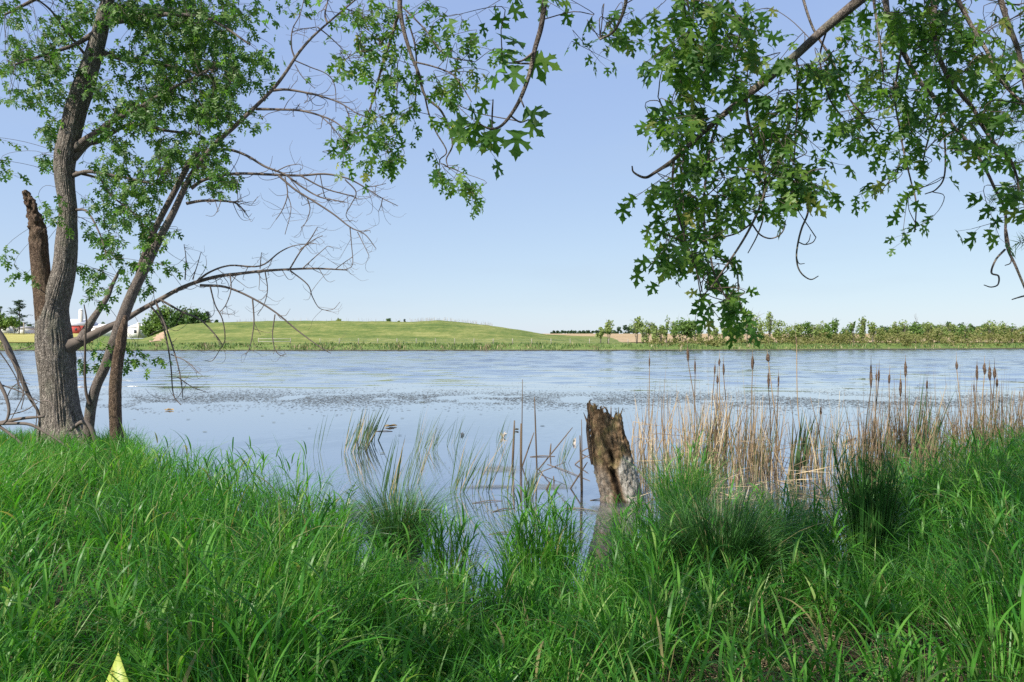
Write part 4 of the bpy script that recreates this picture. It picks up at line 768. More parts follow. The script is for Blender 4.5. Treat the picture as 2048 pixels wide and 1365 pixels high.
for k, (strokes, Y, blobs, size) in enumerate(OB):
    b = MB(); an = []
    for j, tw in enumerate(strokes):
        path = px_path(tw, Y, 7, 0 if j == 0 else rng.uniform(-.25, .25)); an.append(path)
        tube(b, path, 10 if j == 0 else 5, cap=j == 0, disp=bark_disp(70 + k, .03, 3) if j == 0 else None)
        if j == 0:   # the branch goes on back to the trunk
            e = path[0]; tube(b, smooth_path([(2.85, -2.7, 5.2, .12), ((e[0] + 2.8) / 2, (e[1] - 2.7) / 2, max(5.3, e[2] + 1.0), .08), tuple(e[:3]) + (e[3],)], 8), 10)
    br = b.build('branch', M['bark_thin'], ov)
    bl, bt = MB(), MB(); sprays(bl, bt, blobs, an, Y, .35, size * .80, per=7 if Y > 3 else 5, reach=.8, dens=.66 if Y < 5 else .8)
    if k == 4:     # the few big near leaves, each placed and turned as in the photograph
        for (px, py, s, tx, tz, ny_) in [(1030, 132, 62, -.05, -1, -1), (1062, 110, 62, .55, -.85, -1), (1075, 115, 55, .9, -.45, -1), (1012, 105, 40, -.95, .05, -.15), (1050, 90, 60, -.9, .3, -.1), (1005, 130, 70, -.8, -.55, -.12), (1035, 262, 60, -.05, -1, -1), (1048, 225, 55, .9, -.15, -.8), (1055, 245, 45, .85, -.7, -.8), (925, 235, 50, -.6, -.8, -1), (955, 250, 52, -.25, -1, -1), (985, 262, 50, .2, -1, -1), (1022, 100, 42, -.4, -.9, -.6)]:
            yy = 2.35 if py < 180 else 2.3; leaves(bl, [P(px, py, yy)], [[tx, rng.uniform(-.2, .2), tz]], [[rng.normal(0, .15), ny_, .3 if abs(ny_) > .3 else 1]], s * yy / F)
    bt.build('twigs', M['twig'], br); bl.build('leaves', M['maple'], br)
# the crown above and behind the picture, which shades the bank
bl = MB(); bt = MB()
def over(n, c, r, s):
    p = np.array(c) + unit(rng.normal(0, 1, (n, 3))) * (rng.random((n, 1)) ** .4) * np.array(r)
    p = p[:int(n * .44)]; ok = (p[:, 2] > 2 + .53 * np.maximum(p[:, 1], 0) + .45) & (p[:, 2] > 4.3); p = p[ok]; m_ = len(p)
    leaves(bl, p, rng.normal(0, 1, (m_, 3)) + [0, 0, -.6], rng.normal(0, .5, (m_, 3)) + [0, -.2, 1], s * rng.uniform(.7, 1.2, m_), True)
for c, r, n in [((-4, -4, 7.5), (3.4, 3, 2.2), 1200), ((0, -4.5, 8), (3.5, 3.2, 2.4), 2400), ((4, -4, 8), (3.6, 3.2, 2.6), 2300), ((-6.5, -1.5, 7), (2.6, 2.6, 1.6), 600), ((-2, .2, 7), (3.2, 2.6, 1.7), 1700), ((3, 1, 7.4), (3.2, 2.6, 1.8), 1600), ((6.5, 0, 7.5), (2.4, 2.6, 1.8), 1000), ((1, 4.5, 7), (3, 2, 1.2), 700), ((5, 4.5, 7.2), (3, 2.2, 1.4), 900), ((-8, -6, 8), (2.5, 3, 2.2), 1300), ((-3, -8, 9), (4, 2.5, 2.5), 1500)]:
    over(n, c, r, .19)
    e = np.array(c); tube(bt, smooth_path([(2.8, -2.6, 5.6, .11), ((e[0] + 2.8) / 2, (e[1] - 2.6) / 2, (e[2] + 6.4) / 2, .07), (e[0], e[1], e[2], .02)], 8), 8)
bt.build('branch', M['bark_thin'], ov); bl.build('crown', M['maple'], ov)

# conifer whose feathery sprays show at the right edge
cx_ = (5.6, 6.0, .3); cf = empty('conifer_tree', cx_); tag(cf, 'conifer with fine feathery needle sprays at the upper right edge', 'tree')
b = MB(); tube(b, smooth_path([(5.6, 6, .1, .14), (5.6, 6, 3, .11), (5.65, 6, 6, .05), (5.65, 6, 8, .01)], 8), 20, disp=bark_disp(81, .03)); b.build('trunk', M['bark_thin'], cf)
bl = MB(); bt = MB()
for (px, py, L) in [(2000, 120, 70), (2015, 100, 60), (1975, 230, 80), (1990, 250, 70), (2005, 270, 60), (2025, 245, 50), (2030, 290, 60), (1990, 390, 60), (1985, 400, 50), (2015, 330, 60), (2035, 200, 60), (2025, 130, 60), (1968, 215, 40), (2040, 380, 40)]:
    tipp = P(px, py, 5.6 + rng.uniform(-.2, .3)); start = tipp + np.array([.9 + .5 * rng.random(), rng.uniform(-.2, .3), .35 * rng.random()])
    path = smooth_path([np.append(start, .008), np.append((start + tipp) / 2 + [0, 0, .08], .005), np.append(tipp, .002)], 10); tube(bt, path, 4, cap=False)
    tube(bt, smooth_path([(5.6, 6, start[2] + .3, .02), np.append(start, .009)], 3), 5, cap=False)
    s = path[:, :3]; d = unit(np.gradient(s, axis=0)); n_ = 16; base = np.repeat(s[2:], n_, 0); dd = np.repeat(d[2:], n_, 0)
    o_ = unit(np.cross(dd, rng.normal(0, 1, base.shape)) + dd * .7) * rng.uniform(.04, .09, (len(base), 1)); sd_ = unit(np.cross(o_, [0.1, 1, .1])) * .0022
    base = base + dd * rng.uniform(-.04, .04, (len(base), 1))
    v = np.stack([base - sd_, base + sd_, base + o_], 1).reshape(-1, 3); c = np.zeros((len(v), 3)); c[:, 0] = np.repeat(rng.random(len(base)), 3)
    bl.add(v, None, np.arange(len(v)).reshape(-1, 3), c)
for k in range(90):        # whorls all round, kept short towards the water
    zz = rng.uniform(2.9, 7.6); a = rng.uniform(0, 2 * pi); L = (1.0 if cos(a) < .1 else 1.7) * (1.15 - .1 * zz) * rng.uniform(.7, 1.1)
    if L < .15: continue
    d0 = np.array([cos(a), sin(a), -.12]); p0 = np.array([5.62, 6, zz])
    path = smooth_path([np.append(p0, .012), np.append(p0 + d0 * L * .5 + [0, 0, .05], .008), np.append(p0 + d0 * L, .002)], 8); tube(bt, path, 4, cap=False)
    s = path[:, :3]; d = unit(np.gradient(s, axis=0)); n_ = 20; base = np.repeat(s[3:], n_, 0); dd = np.repeat(d[3:], n_, 0)
    o_ = unit(np.cross(dd, rng.normal(0, 1, base.shape)) + dd * .6) * rng.uniform(.06, .15, (len(base), 1)); sd_ = unit(np.cross(o_, [0.1, 1, .1])) * .004
    base = base + dd * rng.uniform(-.07, .07, (len(base), 1)); v = np.stack([base - sd_, base + sd_, base + o_], 1).reshape(-1, 3); c = np.zeros((len(v), 3)); c[:, 0] = np.repeat(rng.random(len(base)), 3)
    bl.add(v, None, np.arange(len(v)).reshape(-1, 3), c)
bt.build('branch', M['twig'], cf); bl.build('needles', M['needle'], cf)

# ------------------------------------------------------------------ stump in the water
def stump():
    m, n, o = mat('stump_wood'); pos = objco(n); v = vcol(n)
    a = noise_tex(n, 16, 9, .75, pos, (1, 1, .8)); g = noise_tex(n, 10, 6, .6, pos, (4, 4, .35))
    brown = ramp(n, a, [(.32, (.03, .019, .011)), (.47, (.11, .07, .04)), (.58, (.20, .135, .08)), (.70, (.34, .25, .17))])
    moss = mixc(n, ramp(n, noise_tex(n, 5, 4, .6, pos), [(.5, (0, 0, 0)), (.7, (.6, .6, .6))]), brown, (.13, .13, .05))
    grey = ramp(n, g, [(.3, (.16, .14, .12)), (.55, (.31, .295, .27)), (.75, (.46, .445, .42))])
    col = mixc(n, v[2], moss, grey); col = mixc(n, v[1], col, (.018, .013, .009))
    p = node(n, 'ShaderNodeBsdfPrincipled'); p.inputs['Roughness'].default_value = .95; p.inputs['Specular IOR Level'].default_value = .15
    n.links.new(col, p.inputs['Base Color'])
    b = node(n, 'ShaderNodeBump'); b.inputs['Distance'].default_value = .03; b.inputs['Strength'].default_value = .8; n.links.new(a, b.inputs['Height']); n.links.new(b.outputs[0], p.inputs['Normal'])
    n.links.new(p.outputs[0], o.inputs[0])
    SY = 8.6; na, nh = 150, 150
    ys = np.array([1040, 1000, 960, 920, 880, 850, 832]); cxs = np.interp(np.linspace(1040, 832, nh), ys[::-1], np.array([1256, 1244, 1234, 1225, 1216, 1211, 1208])[::-1])
    hw = np.interp(np.linspace(1040, 832, nh), ys[::-1], np.array([46, 41, 39, 39, 37, 34, 33])[::-1])
    pyv = np.linspace(1040, 832, nh); a_ = np.arange(na) * 2 * pi / na
    A, H = np.meshgrid(a_, np.linspace(0, 1, nh))
    # angle 0 = toward +X, -pi/2 = toward the camera
    q = np.stack([np.cos(A) * 2, np.sin(A) * 2, H * 5], -1)
    r = .97 + .16 * fbm(q, 4, 2) + .07 * (1 - np.abs(fbm(np.stack([np.cos(A) * 4, np.sin(A) * 4, H * 8], -1), 3, 5)) * 3) + .13 * fbm(q * 5, 4, 8)
    ad = lambda c: np.angle(np.exp(1j * (A - c)))
    gro = np.exp(-(ad(-pi / 2 - .55 + .5 * (1 - H) * .9) / .27) ** 2) * sstep((.56 - H + .12 * fbm(q * 3, 3, 9)) / .08); r -= .5 * gro          # the hollow down the front
    r -= .40 * np.exp(-(ad(-pi / 2 - .12) / .13) ** 2 - ((H - .62) / .085) ** 2)                                    # small hole
    r += .13 * np.exp(-(ad(-pi / 2 - .75) / .3) ** 2 - ((H - .66) / .07) ** 2)                                      # knob
    shelf = sstep((.80 - H + .05 * fbm(q * 2, 2, 3)) / .03) * np.exp(-(ad(-.6) / 1.1) ** 2); r += -.06 + .10 * shelf
    top = 1.0 + .10 * np.exp(-(ad(pi + .1) / 1.35) ** 6) + .03 * np.exp(-(ad(pi / 2 + .2) / .35) ** 2) + .03 * vnoise(np.stack([np.cos(A) * 5, np.sin(A) * 5, 0 * A], -1), 6) + .015 * vnoise(np.stack([np.cos(A) * 14, np.sin(A) * 14, 0 * A], -1), 7)
    cen = np.array([P(x, y, SY) for x, y in zip(cxs, pyv)]); rw = hw * SY / F
    X = cen[:, None, 0] + np.cos(A) * r * rw[:, None]; Yv = SY + np.sin(A) * r * rw[:, None]
    z0 = cen[0, 2]; zt = cen[-1, 2]; Z = z0 + (zt - z0) * H * (1 + (top - 1) * H ** 5) 
    gmask = np.clip(sstep((np.cos(ad(-.62)) - .45 + .35 * fbm(q * 1.2, 3, 12)) / .2) * sstep((.63 - H + .25 * fbm(q, 2, 13)) / .1) + .4 * sstep((np.cos(ad(pi + .35)) - .72) / .15) * sstep((.6 - H) / .2), 0, 1) * (1 - np.clip(gro * 1.6, 0, 1))
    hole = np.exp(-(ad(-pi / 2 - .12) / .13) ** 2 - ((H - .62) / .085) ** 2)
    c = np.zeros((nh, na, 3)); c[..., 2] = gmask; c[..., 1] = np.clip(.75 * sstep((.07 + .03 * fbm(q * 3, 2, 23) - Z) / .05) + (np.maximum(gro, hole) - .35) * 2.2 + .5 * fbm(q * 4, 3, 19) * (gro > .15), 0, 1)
    mb = MB(); v = np.stack([X, Yv, Z], -1)
    # inner hollow ring at the top
    inn = v[-1].copy(); ctr = v[-1].mean(0); inn = ctr + (inn - ctr) * .62; inn[:, 2] = v[-1][:, 2] - .10
    inn2 = ctr + (inn - ctr) * .3; inn2[:, 2] = zt - .32
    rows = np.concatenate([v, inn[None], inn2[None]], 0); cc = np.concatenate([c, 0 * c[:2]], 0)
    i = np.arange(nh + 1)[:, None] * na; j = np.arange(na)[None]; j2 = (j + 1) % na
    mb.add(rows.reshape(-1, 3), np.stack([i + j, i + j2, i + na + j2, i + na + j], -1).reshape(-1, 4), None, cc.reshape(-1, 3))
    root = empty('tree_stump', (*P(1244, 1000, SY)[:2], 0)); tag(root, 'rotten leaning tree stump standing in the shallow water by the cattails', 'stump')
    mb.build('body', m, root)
    s = MB()
    for px, py, px2, py2, w in [(1222, 832, 1222, 813, 1.6), (1237, 832, 1237, 815, 1.4), (1241, 832, 1246, 816, 1.6), (1230, 834, 1233, 822, 2), (1214, 822, 1206, 812, 2), (1176, 850, 1167, 826, 2.6), (1186, 830, 1176, 820, 2.2)]:
        tube(s, smooth_path([np.append(P(px, py + 14, SY), w * SY / F * 1.4), np.append(P(px, py, SY), w * SY / F), np.append(P(px2, py2, SY), .4 * SY / F)], 4), 6)
    for k in range(12):
        a0 = rng.uniform(0, 2 * pi); p0 = v[-1][int(a0 / 2 / pi * na) % na]; tube(s, smooth_path([np.append(p0 - [0, 0, .03], .014), np.append(p0 + [0, 0, .02], .01), np.append(p0 + [rng.normal(0, .015), rng.normal(0, .015), rng.uniform(.02, .045)], .003)], 3), 5)
    s.build('splinters', m, root)
    s = MB(); tube(s, px_path([(1178, 830, 3), (1176, 860, 4), (1180, 900, 4.5), (1184, 930, 2)], SY - .12, 8), 10, disp=bark_disp(90, .2)); s.build('bark_strip', M['rotten'], root)
stump()

# ------------------------------------------------------------------ grass on the bank
def bank_pts(n, pxr, yr, margin=0.0, seed=0):
    out = np.zeros((0, 2))
    while len(out) < n:
        Y = np.sqrt(rng.uniform(yr[0] ** 2, yr[1] ** 2, n * 2)); px = rng.uniform(*pxr, n * 2)
        ok = Y < shore_y(px) - margin + rng.normal(0, .12, n * 2)
        ok &= ~((np.abs(px - 236) < 75) & (Y > 1.8) & (Y < 2.62))      # the marker stands in a small gap
        pt = vnoise(np.stack([w_of(px, Y) * 1.1, Y * 1.7, 0 * Y], -1), 93); ok &= ~((pt > .12) & (px > 1200) & (px < 2080) & (Y < 4.3) & (rng.random(n * 2) < .78))   # bare gaps with matted straw
        out = np.vstack([out, np.stack([px, Y], -1)[ok]])
    out = out[:n]; X = w_of(out[:, 0], out[:, 1]); z = ground_z(X, out[:, 1])
    return np.stack([X, out[:, 1], z - .02], -1), out[:, 0]
g = MB()
def hfac(px, Y):
    h = np.interp(px, [-100, 150, 420, 600, 700, 930, 1180, 1380, 1700, 1850, 2100], [.64, .56, .74, .78,   .58, .43, .47, .70, .70, .80, .86])
    h = h * np.where((px > 1330) & (px < 1980), np.interp(Y, [2.5, 4.7, 5.6], [.58, .60, 1.0]), 1.0)
    h = h * np.interp(Y, [2, 4, 7, 9.5, 12.5], [.95, .95, 1.0, .85, .55]); return h
def lawn(n, pxr, yr, wd, lr, droop, K, clump=.5, margin=0.0, mb=g):
    b, px = bank_pts(n, pxr, yr, margin)
    cl = vnoise(np.stack([b[:, 0] * 2.1, b[:, 1] * 2.1, 0 * px], -1), 31) * .5 + vnoise(np.stack([b[:, 0] * .8, b[:, 1] * .8, 0 * px], -1), 32) * .5
    keep = rng.random(len(b)) < np.clip(.66 + 1.35 * clump * cl, .06, 1); b, px, cl = b[keep], px[keep], cl[keep]; n = len(b)
    L = hfac(px, b[:, 1]) * rng.uniform(*lr, n) * (1 + .5 * cl)
    az = rng.uniform(0, 2 * pi, n) + .8 * cl
    ribbons(mb, b, az, rng.uniform(.02, .35, n), rng.uniform(*droop, n), L, rng.uniform(*wd, n), K=K, tw=rng.normal(0, .7, n), mask=(rng.random(n) < .045) * rng.uniform(.5, 1, n), rnd=np.clip(.45 + .3 * cl + rng.normal(0, .22, n), 0, 1))
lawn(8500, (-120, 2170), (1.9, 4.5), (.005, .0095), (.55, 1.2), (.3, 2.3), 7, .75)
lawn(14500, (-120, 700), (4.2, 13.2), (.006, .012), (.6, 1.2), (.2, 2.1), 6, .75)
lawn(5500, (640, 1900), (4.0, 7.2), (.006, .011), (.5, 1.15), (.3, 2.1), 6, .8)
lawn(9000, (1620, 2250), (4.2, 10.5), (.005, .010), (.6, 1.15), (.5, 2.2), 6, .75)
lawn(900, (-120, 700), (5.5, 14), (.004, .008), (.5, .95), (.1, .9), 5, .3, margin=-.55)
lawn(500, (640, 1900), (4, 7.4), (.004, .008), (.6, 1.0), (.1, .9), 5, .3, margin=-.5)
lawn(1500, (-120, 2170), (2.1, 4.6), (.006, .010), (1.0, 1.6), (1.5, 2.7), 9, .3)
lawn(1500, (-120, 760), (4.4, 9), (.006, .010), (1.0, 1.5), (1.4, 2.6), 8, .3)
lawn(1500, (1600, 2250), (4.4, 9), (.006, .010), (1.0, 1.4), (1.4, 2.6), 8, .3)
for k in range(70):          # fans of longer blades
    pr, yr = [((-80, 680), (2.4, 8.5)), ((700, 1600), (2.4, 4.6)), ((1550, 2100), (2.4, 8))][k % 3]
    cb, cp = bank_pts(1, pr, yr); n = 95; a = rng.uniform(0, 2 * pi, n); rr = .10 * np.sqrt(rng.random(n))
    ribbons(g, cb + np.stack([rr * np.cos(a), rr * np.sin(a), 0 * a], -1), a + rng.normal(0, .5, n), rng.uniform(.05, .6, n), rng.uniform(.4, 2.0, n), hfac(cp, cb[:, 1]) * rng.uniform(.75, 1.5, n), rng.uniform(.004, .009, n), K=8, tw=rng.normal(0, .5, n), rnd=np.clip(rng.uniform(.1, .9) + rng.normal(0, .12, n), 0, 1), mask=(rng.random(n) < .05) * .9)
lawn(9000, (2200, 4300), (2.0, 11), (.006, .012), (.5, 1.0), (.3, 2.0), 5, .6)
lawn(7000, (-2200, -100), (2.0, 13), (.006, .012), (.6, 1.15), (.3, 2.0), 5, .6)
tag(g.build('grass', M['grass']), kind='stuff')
# broad bladed reed grass: upright stalks with arching leaves
def reed_grass(mb, b, H, nl=(4, 7), ll=(.22, .42), wd=(.010, .017), lean=.14):
    n = len(b); az = rng.uniform(0, 2 * pi, n); th = np.abs(rng.normal(0, lean, n)); dt = rng.uniform(0, .25, n)
    pos = ribbons(mb, b, az, th, dt, H, .0045, K=6, pw=1, prof=np.linspace(1, .5, 7), rnd=rng.uniform(.5, .9, n))
    k = rng.integers(*nl, n); idx = np.repeat(np.arange(n), k); t = rng.uniform(.22, 1.0, len(idx)); f_ = t * 6; i0 = np.minimum(f_.astype(int), 5); fr_ = (f_ - i0)[:, None]
    p = pos[idx, i0] * (1 - fr_) + pos[idx, i0 + 1] * fr_; m_ = len(idx)
    ribbons(mb, p, rng.uniform(0, 2 * pi, m_), rng.uniform(.15, .65, m_), rng.uniform(.6, 2.1, m_), rng.uniform(*ll, m_) * (1.15 - .45 * t), rng.uniform(*wd, m_), K=6, pw=1.3, tw=rng.normal(0, .35, m_), rnd=np.clip(rng.normal(.6, .2, m_), 0, 1), mask=(rng.random(m_) < .02) * .8)
rg = MB()
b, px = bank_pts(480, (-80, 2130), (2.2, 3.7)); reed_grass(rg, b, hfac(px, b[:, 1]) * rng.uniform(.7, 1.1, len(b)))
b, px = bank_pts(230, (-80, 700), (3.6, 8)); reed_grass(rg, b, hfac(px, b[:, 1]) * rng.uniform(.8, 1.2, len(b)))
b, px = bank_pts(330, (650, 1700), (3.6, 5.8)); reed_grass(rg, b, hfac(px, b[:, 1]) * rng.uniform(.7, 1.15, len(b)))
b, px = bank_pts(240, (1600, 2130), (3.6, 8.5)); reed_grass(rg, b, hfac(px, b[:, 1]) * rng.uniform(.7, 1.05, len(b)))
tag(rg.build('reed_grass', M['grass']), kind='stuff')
# matted dead straw
st = MB(); n = 5200; px = np.concatenate([rng.uniform(1300, 2100, 3400), rng.uniform(-50, 2100, 1800)]); Y = np.concatenate([rng.uniform(2.4, 5.6, 3400), rng.uniform(2.2, 5, 1800)])
X = w_of(px, Y); ribbons(st, np.stack([X, Y, np.maximum(ground_z(X, Y), 0) + rng.uniform(.0, .07, n)], -1), rng.uniform(0, 2 * pi, n), rng.uniform(1.2, 1.6, n), rng.uniform(-.1, .35, n), rng.uniform(.2, .55, n), rng.uniform(.003, .007, n), K=4, tw=rng.normal(0, .6, n))
tag(st.build('straw', M['straw']), kind='stuff')

# tussocks and tall clumps
def tussock(name, px, py, rpx, H, n, label, m='sedge', wd=(.004, .007), th=(.02, .5), dr=(.3, 1.7), cat='grass clump', K=7, stalks=0, lean=0.0, z=0.0, grp=None, dry=.04):
    Y = GY(py, z); c = P(px, py, Y); r = rpx * Y / F
    mb = MB(); a = rng.uniform(0, 2 * pi, n); rr = r * np.sqrt(rng.random(n))
    b = np.stack([c[0] + rr * np.cos(a), Y + rr * np.sin(a) * .8, np.maximum(ground_z(c[0] + rr * np.cos(a), Y + rr * np.sin(a) * .8), -.05) + 0 * a - .02], -1)
    az = a + rng.normal(0, .6, n); t0 = rng.uniform(*th, n) * (.35 + .65 * rr / r)
    if lean: az = np.where(rng.random(n) < .8, rng.normal(0, .4, n), az); t0 = t0 + lean
    ribbons(mb, b, az, t0, rng.uniform(*dr, n), H * rng.uniform(.6, 1.12, n), rng.uniform(*wd, n), K=K, tw=rng.normal(0, .6, n), mask=(rng.random(n) < dry) * .9)
    if stalks:
        a = rng.uniform(0, 2 * pi, stalks); rr = r * np.sqrt(rng.random(stalks)); reed_grass(mb, np.stack([c[0] + rr * np.cos(a), Y + rr * np.sin(a), 0 * a - .02], -1), H * rng.uniform(.75, 1.05, stalks), lean=.1)
    return tag(mb.build(name, M[m], origin=(c[0], Y, max(z, 0))), label, cat, grp)
tussock('sedge_tussock', 795, 1110, 46, .88, 1300, 'dark round sedge tussock at the water edge left of centre', 'sedge_dark', th=(.03, .5), dr=(.4, 2.4))
tussock('grass_clump', 1085, 1190, 72, .78, 480, 'leafy green grass clump in the water below the stump', 'grass', (.006, .011), (.02, .35), (.2, 1.5), stalks=60)
tussock('sedge_tussock', 1440, 1240, 56, .95, 1400, 'dense dark tussock fanning out in the grass right of centre', 'sedge_dark', th=(.02, .55), dr=(.3, 1.9))
tussock('grass_clump', 1740, 1220, 32, 1.1, 420, 'tall narrow dark grass clump in front of the cattails', 'sedge_dark', (.008, .014), (.0, .11), (.0, .5), stalks=46)
tussock('grass_clump', 1366, 1040, 44, .88, 600, 'bright grass clump growing close to the right of the stump', 'grass', (.006, .010), (.02, .35), (.1, 1.3), stalks=14)
tussock('grass_clump', 1290, 1150, 60, .70, 420, 'sunny yellowish grass clump in front of the stump foot', 'grass', (.006, .010), (.02, .4), (.2, 1.5), stalks=22)
tussock('grass_clump', 900, 1180, 45, .62, 130, 'loose upright grass clump right of the round sedge tussock', 'grass', (.006, .011), (.02, .3), (.1, 1.0), stalks=26)
tussock('grass_clump', 1560, 1120, 70, .70, 520, 'fine grass clump below the middle of the dry reeds', 'sedge', (.004, .008), (.05, .5), (.3, 1.7))
tussock('grass_clump', 110, 905, 16, .55, 90, 'small bright grass tuft at the foot of the thick maple', 'grass', (.008, .013), (.02, .3), (.0, .9), z=.22)
tussock('sedge_tussock', 620, 1140, 70, .85, 700, 'pale fine sedge drooping right at the left water edge', 'sedge', (.003, .006), (.1, .6), (.6, 2.1), z=.1)
tussock('grass_clump', 1830, 1110, 60, .85, 600, 'arching grass clump at the foot of the right bank', 'grass', (.005, .009), (.05, .5), (.4, 1.9), stalks=24)
# rushes in the water
def rush(px, py, rpx, H, n, label, lean=.25, th=(.0, .22), w=(.006, .011), dr=(.0, .35), az0=0.0):
    n = int(n * 1.7) if n > 4 else n; w = (w[0] * 1.25, w[1] * 1.25)
    Y = GY(py); c = P(px, py, Y); r = rpx * Y / F; mb = MB(); x = c[0] + rng.uniform(-r, r, n); y = Y + rng.uniform(-.25, .25, n)
    ribbons(mb, np.stack([x, y, 0 * x - .08], -1), az0 + rng.normal(0, .5, n), lean * rng.uniform(.2, 1.3, n), rng.uniform(*dr, n), H * rng.uniform(.5, 1.1, n), rng.uniform(*w, n), K=5, tw=rng.normal(1.2, .5, n), mask=(rng.random(n) < .12) * .9)
    tag(mb.build('rush_clump', M['rush'], origin=(c[0], Y, 0)), label, 'rushes', 'rushes standing in the calm water')
rush(705, 906, 22, .92, 26, 'dense green rush clump with reflections, left of the water centre', .35, w=(.010, .018)); rush(732, 885, 18, .85, 16, 'dark rush clump behind the dense one in calm water', .35, w=(.012, .02))
rush(630, 905, 4, .85, 3, 'two or three thin rushes standing alone in the left water', .18); rush(643, 903, 4, .9, 3, 'thin bent rush right beside the lone left rushes', .3)
rush(850, 900, 22, .95, 22, 'thin slanting rushes spread in the middle of the calm water', .42, w=(.005, .009)); rush(905, 892, 16, .7, 9, 'small group of slanting rushes right of the middle ones', .42, w=(.005, .009)); rush(1000, 885, 10, .7, 8, 'short slanting rushes behind the broken stalks', .4, w=(.005, .009))
rush(910, 990, 18, 1.0, 18, 'tall slanting rushes in front of the scum patch', .4); rush(960, 985, 20, .95, 12, 'long thin rushes leaning right in front of the scum', .45); rush(1010, 990, 12, .85, 7, 'thin upright rushes at the right of the scum patch', .18)
rush(1055, 995, 8, .55, 12, 'thick green rush tuft in the water left of the stump', .25, w=(.010, .016)); rush(1120, 925, 14, .62, 9, 'leaning rushes in the water just left of the stump', .4); rush(815, 975, 18, 1.05, 14, 'tall rushes rising behind the round sedge tussock', .3); rush(780, 990, 20, .95, 9, 'broad blades rising from the round sedge tussock', .3, w=(.014, .022))
rush(1590, 960, 12, 1.05, 12, 'broad pale green cattail leaves among the dry reeds', .25, w=(.022, .034), dr=(.0, .25)); rush(1840, 965, 16, 1.5, 14, 'tall grey green leaves fanning out in the right reeds', .22, w=(.014, .024)); rush(1650, 960, 40, 1.1, 22, 'scattered green blades between the reed clumps', .15); rush(1450, 950, 80, 1.15, 50, 'green blades mixed into the reeds right of the stump', .15); rush(1800, 960, 70, 1.2, 50, 'green blades mixed into the middle of the right reeds', .12); rush(2000, 945, 60, 1.3, 44, 'green blades mixed into the reeds at the right edge', .12)

# broad leaved plants at the left water edge
M['stemg'] = simple('green_stem', [(0, (.07, .12, .03)), (1, (.1, .16, .05))], 5, .6)
for k, (px, py, lab) in enumerate([(660, 985, 'small plant with broad pointed leaves at the left water edge'), (705, 975, 'broad leaved plant right behind the first at the water edge'), (668, 1010, 'low broad leaved plant in front of the pair at the water edge')]):
    Y = 6.4 + .2 * k; c = P(px, py, Y); root = empty('leafy_plant', (c[0] - .08, Y, .1)); tag(root, lab, 'plant')
    s = MB(); path = smooth_path([(c[0] - .12, Y, .05, .005), (c[0] - .06, Y, c[2] * .6, .004), (c[0] + .03, Y, c[2] + .05, .002)], 6); tube(s, path, 5); s.build('stem', M['stemg'], root)
    l = MB(); n = 13; i = rng.integers(6, len(path), n); ribbons(l, path[i, :3], rng.uniform(0, 2 * pi, n), rng.uniform(.5, 1.1, n), rng.uniform(.1, .6, n), rng.uniform(.07, .12, n), .032, K=5, prof=np.array([.15, .8, 1, .8, .4, .02]), tw=rng.normal(0, .3, n)); l.build('leaves', M['broadleaf'], root)

# ------------------------------------------------------------------ cattails and dry reeds
ORD = ['first', 'second', 'third', 'fourth', 'fifth', 'sixth', 'seventh', 'eighth', 'ninth', 'tenth', 'eleventh', 'twelfth']
CT = [  # head px, head top, head bottom, base px, base py, head half width px, clump
    (1299, 716, 735, 1297, 905, 2.0, 0), (1375, 697, 724, 1394, 930, 3.6, 0), (1390, 722, 750, 1392, 930, 2.4, 0), (1430, 731, 750, 1416, 935, 2.4, 0), (1439, 718, 733, 1428, 930, 2.6, 0), (1435, 752, 768, 1432, 940, 3, 0), (1447, 728, 753, 1452, 935, 2.6, 0), (1505, 713, 740, 1506, 940, 4, 0), (1535, 709, 724, 1566, 935, 5, 0), (1537, 747, 778, 1537, 925, 3, 0), (1557, 752, 775, 1552, 930, 2.2, 0),
    (1592, 676, 690, 1614, 950, 1.6, 1), (1642, 815, 831, 1628, 930, 2.8, 1),
    (1742, 731, 777, 1741, 960, 3.2, 2), (1753, 747, 762, 1750, 950, 2.4, 2), (1758, 740, 765, 1745, 955, 2.6, 2), (1779, 750, 768, 1764, 950, 3, 2), (1801, 759, 794, 1800, 960, 3.2, 2), (1811, 724, 755, 1812, 965, 3.4, 2), (1854, 762, 780, 1850, 950, 2.6, 2),
    (1913, 724, 740, 1922, 940, 3, 3), (1948, 769, 784, 1946, 930, 1.8, 3), (1954, 731, 762, 1952, 935, 3, 3), (1969, 727, 750, 1970, 930, 3.6, 3), (1979, 734, 761, 1992, 930, 3.6, 3), (1989, 736, 758, 1990, 935, 3.8, 3), (1994, 759, 775, 1992, 935, 3, 3)]
WHERE = ['in the reeds by the stump', '', 'in the middle reed clump', 'in the reeds at right edge']
cnt = {0: 0, 1: 0, 2: 0, 3: 0}
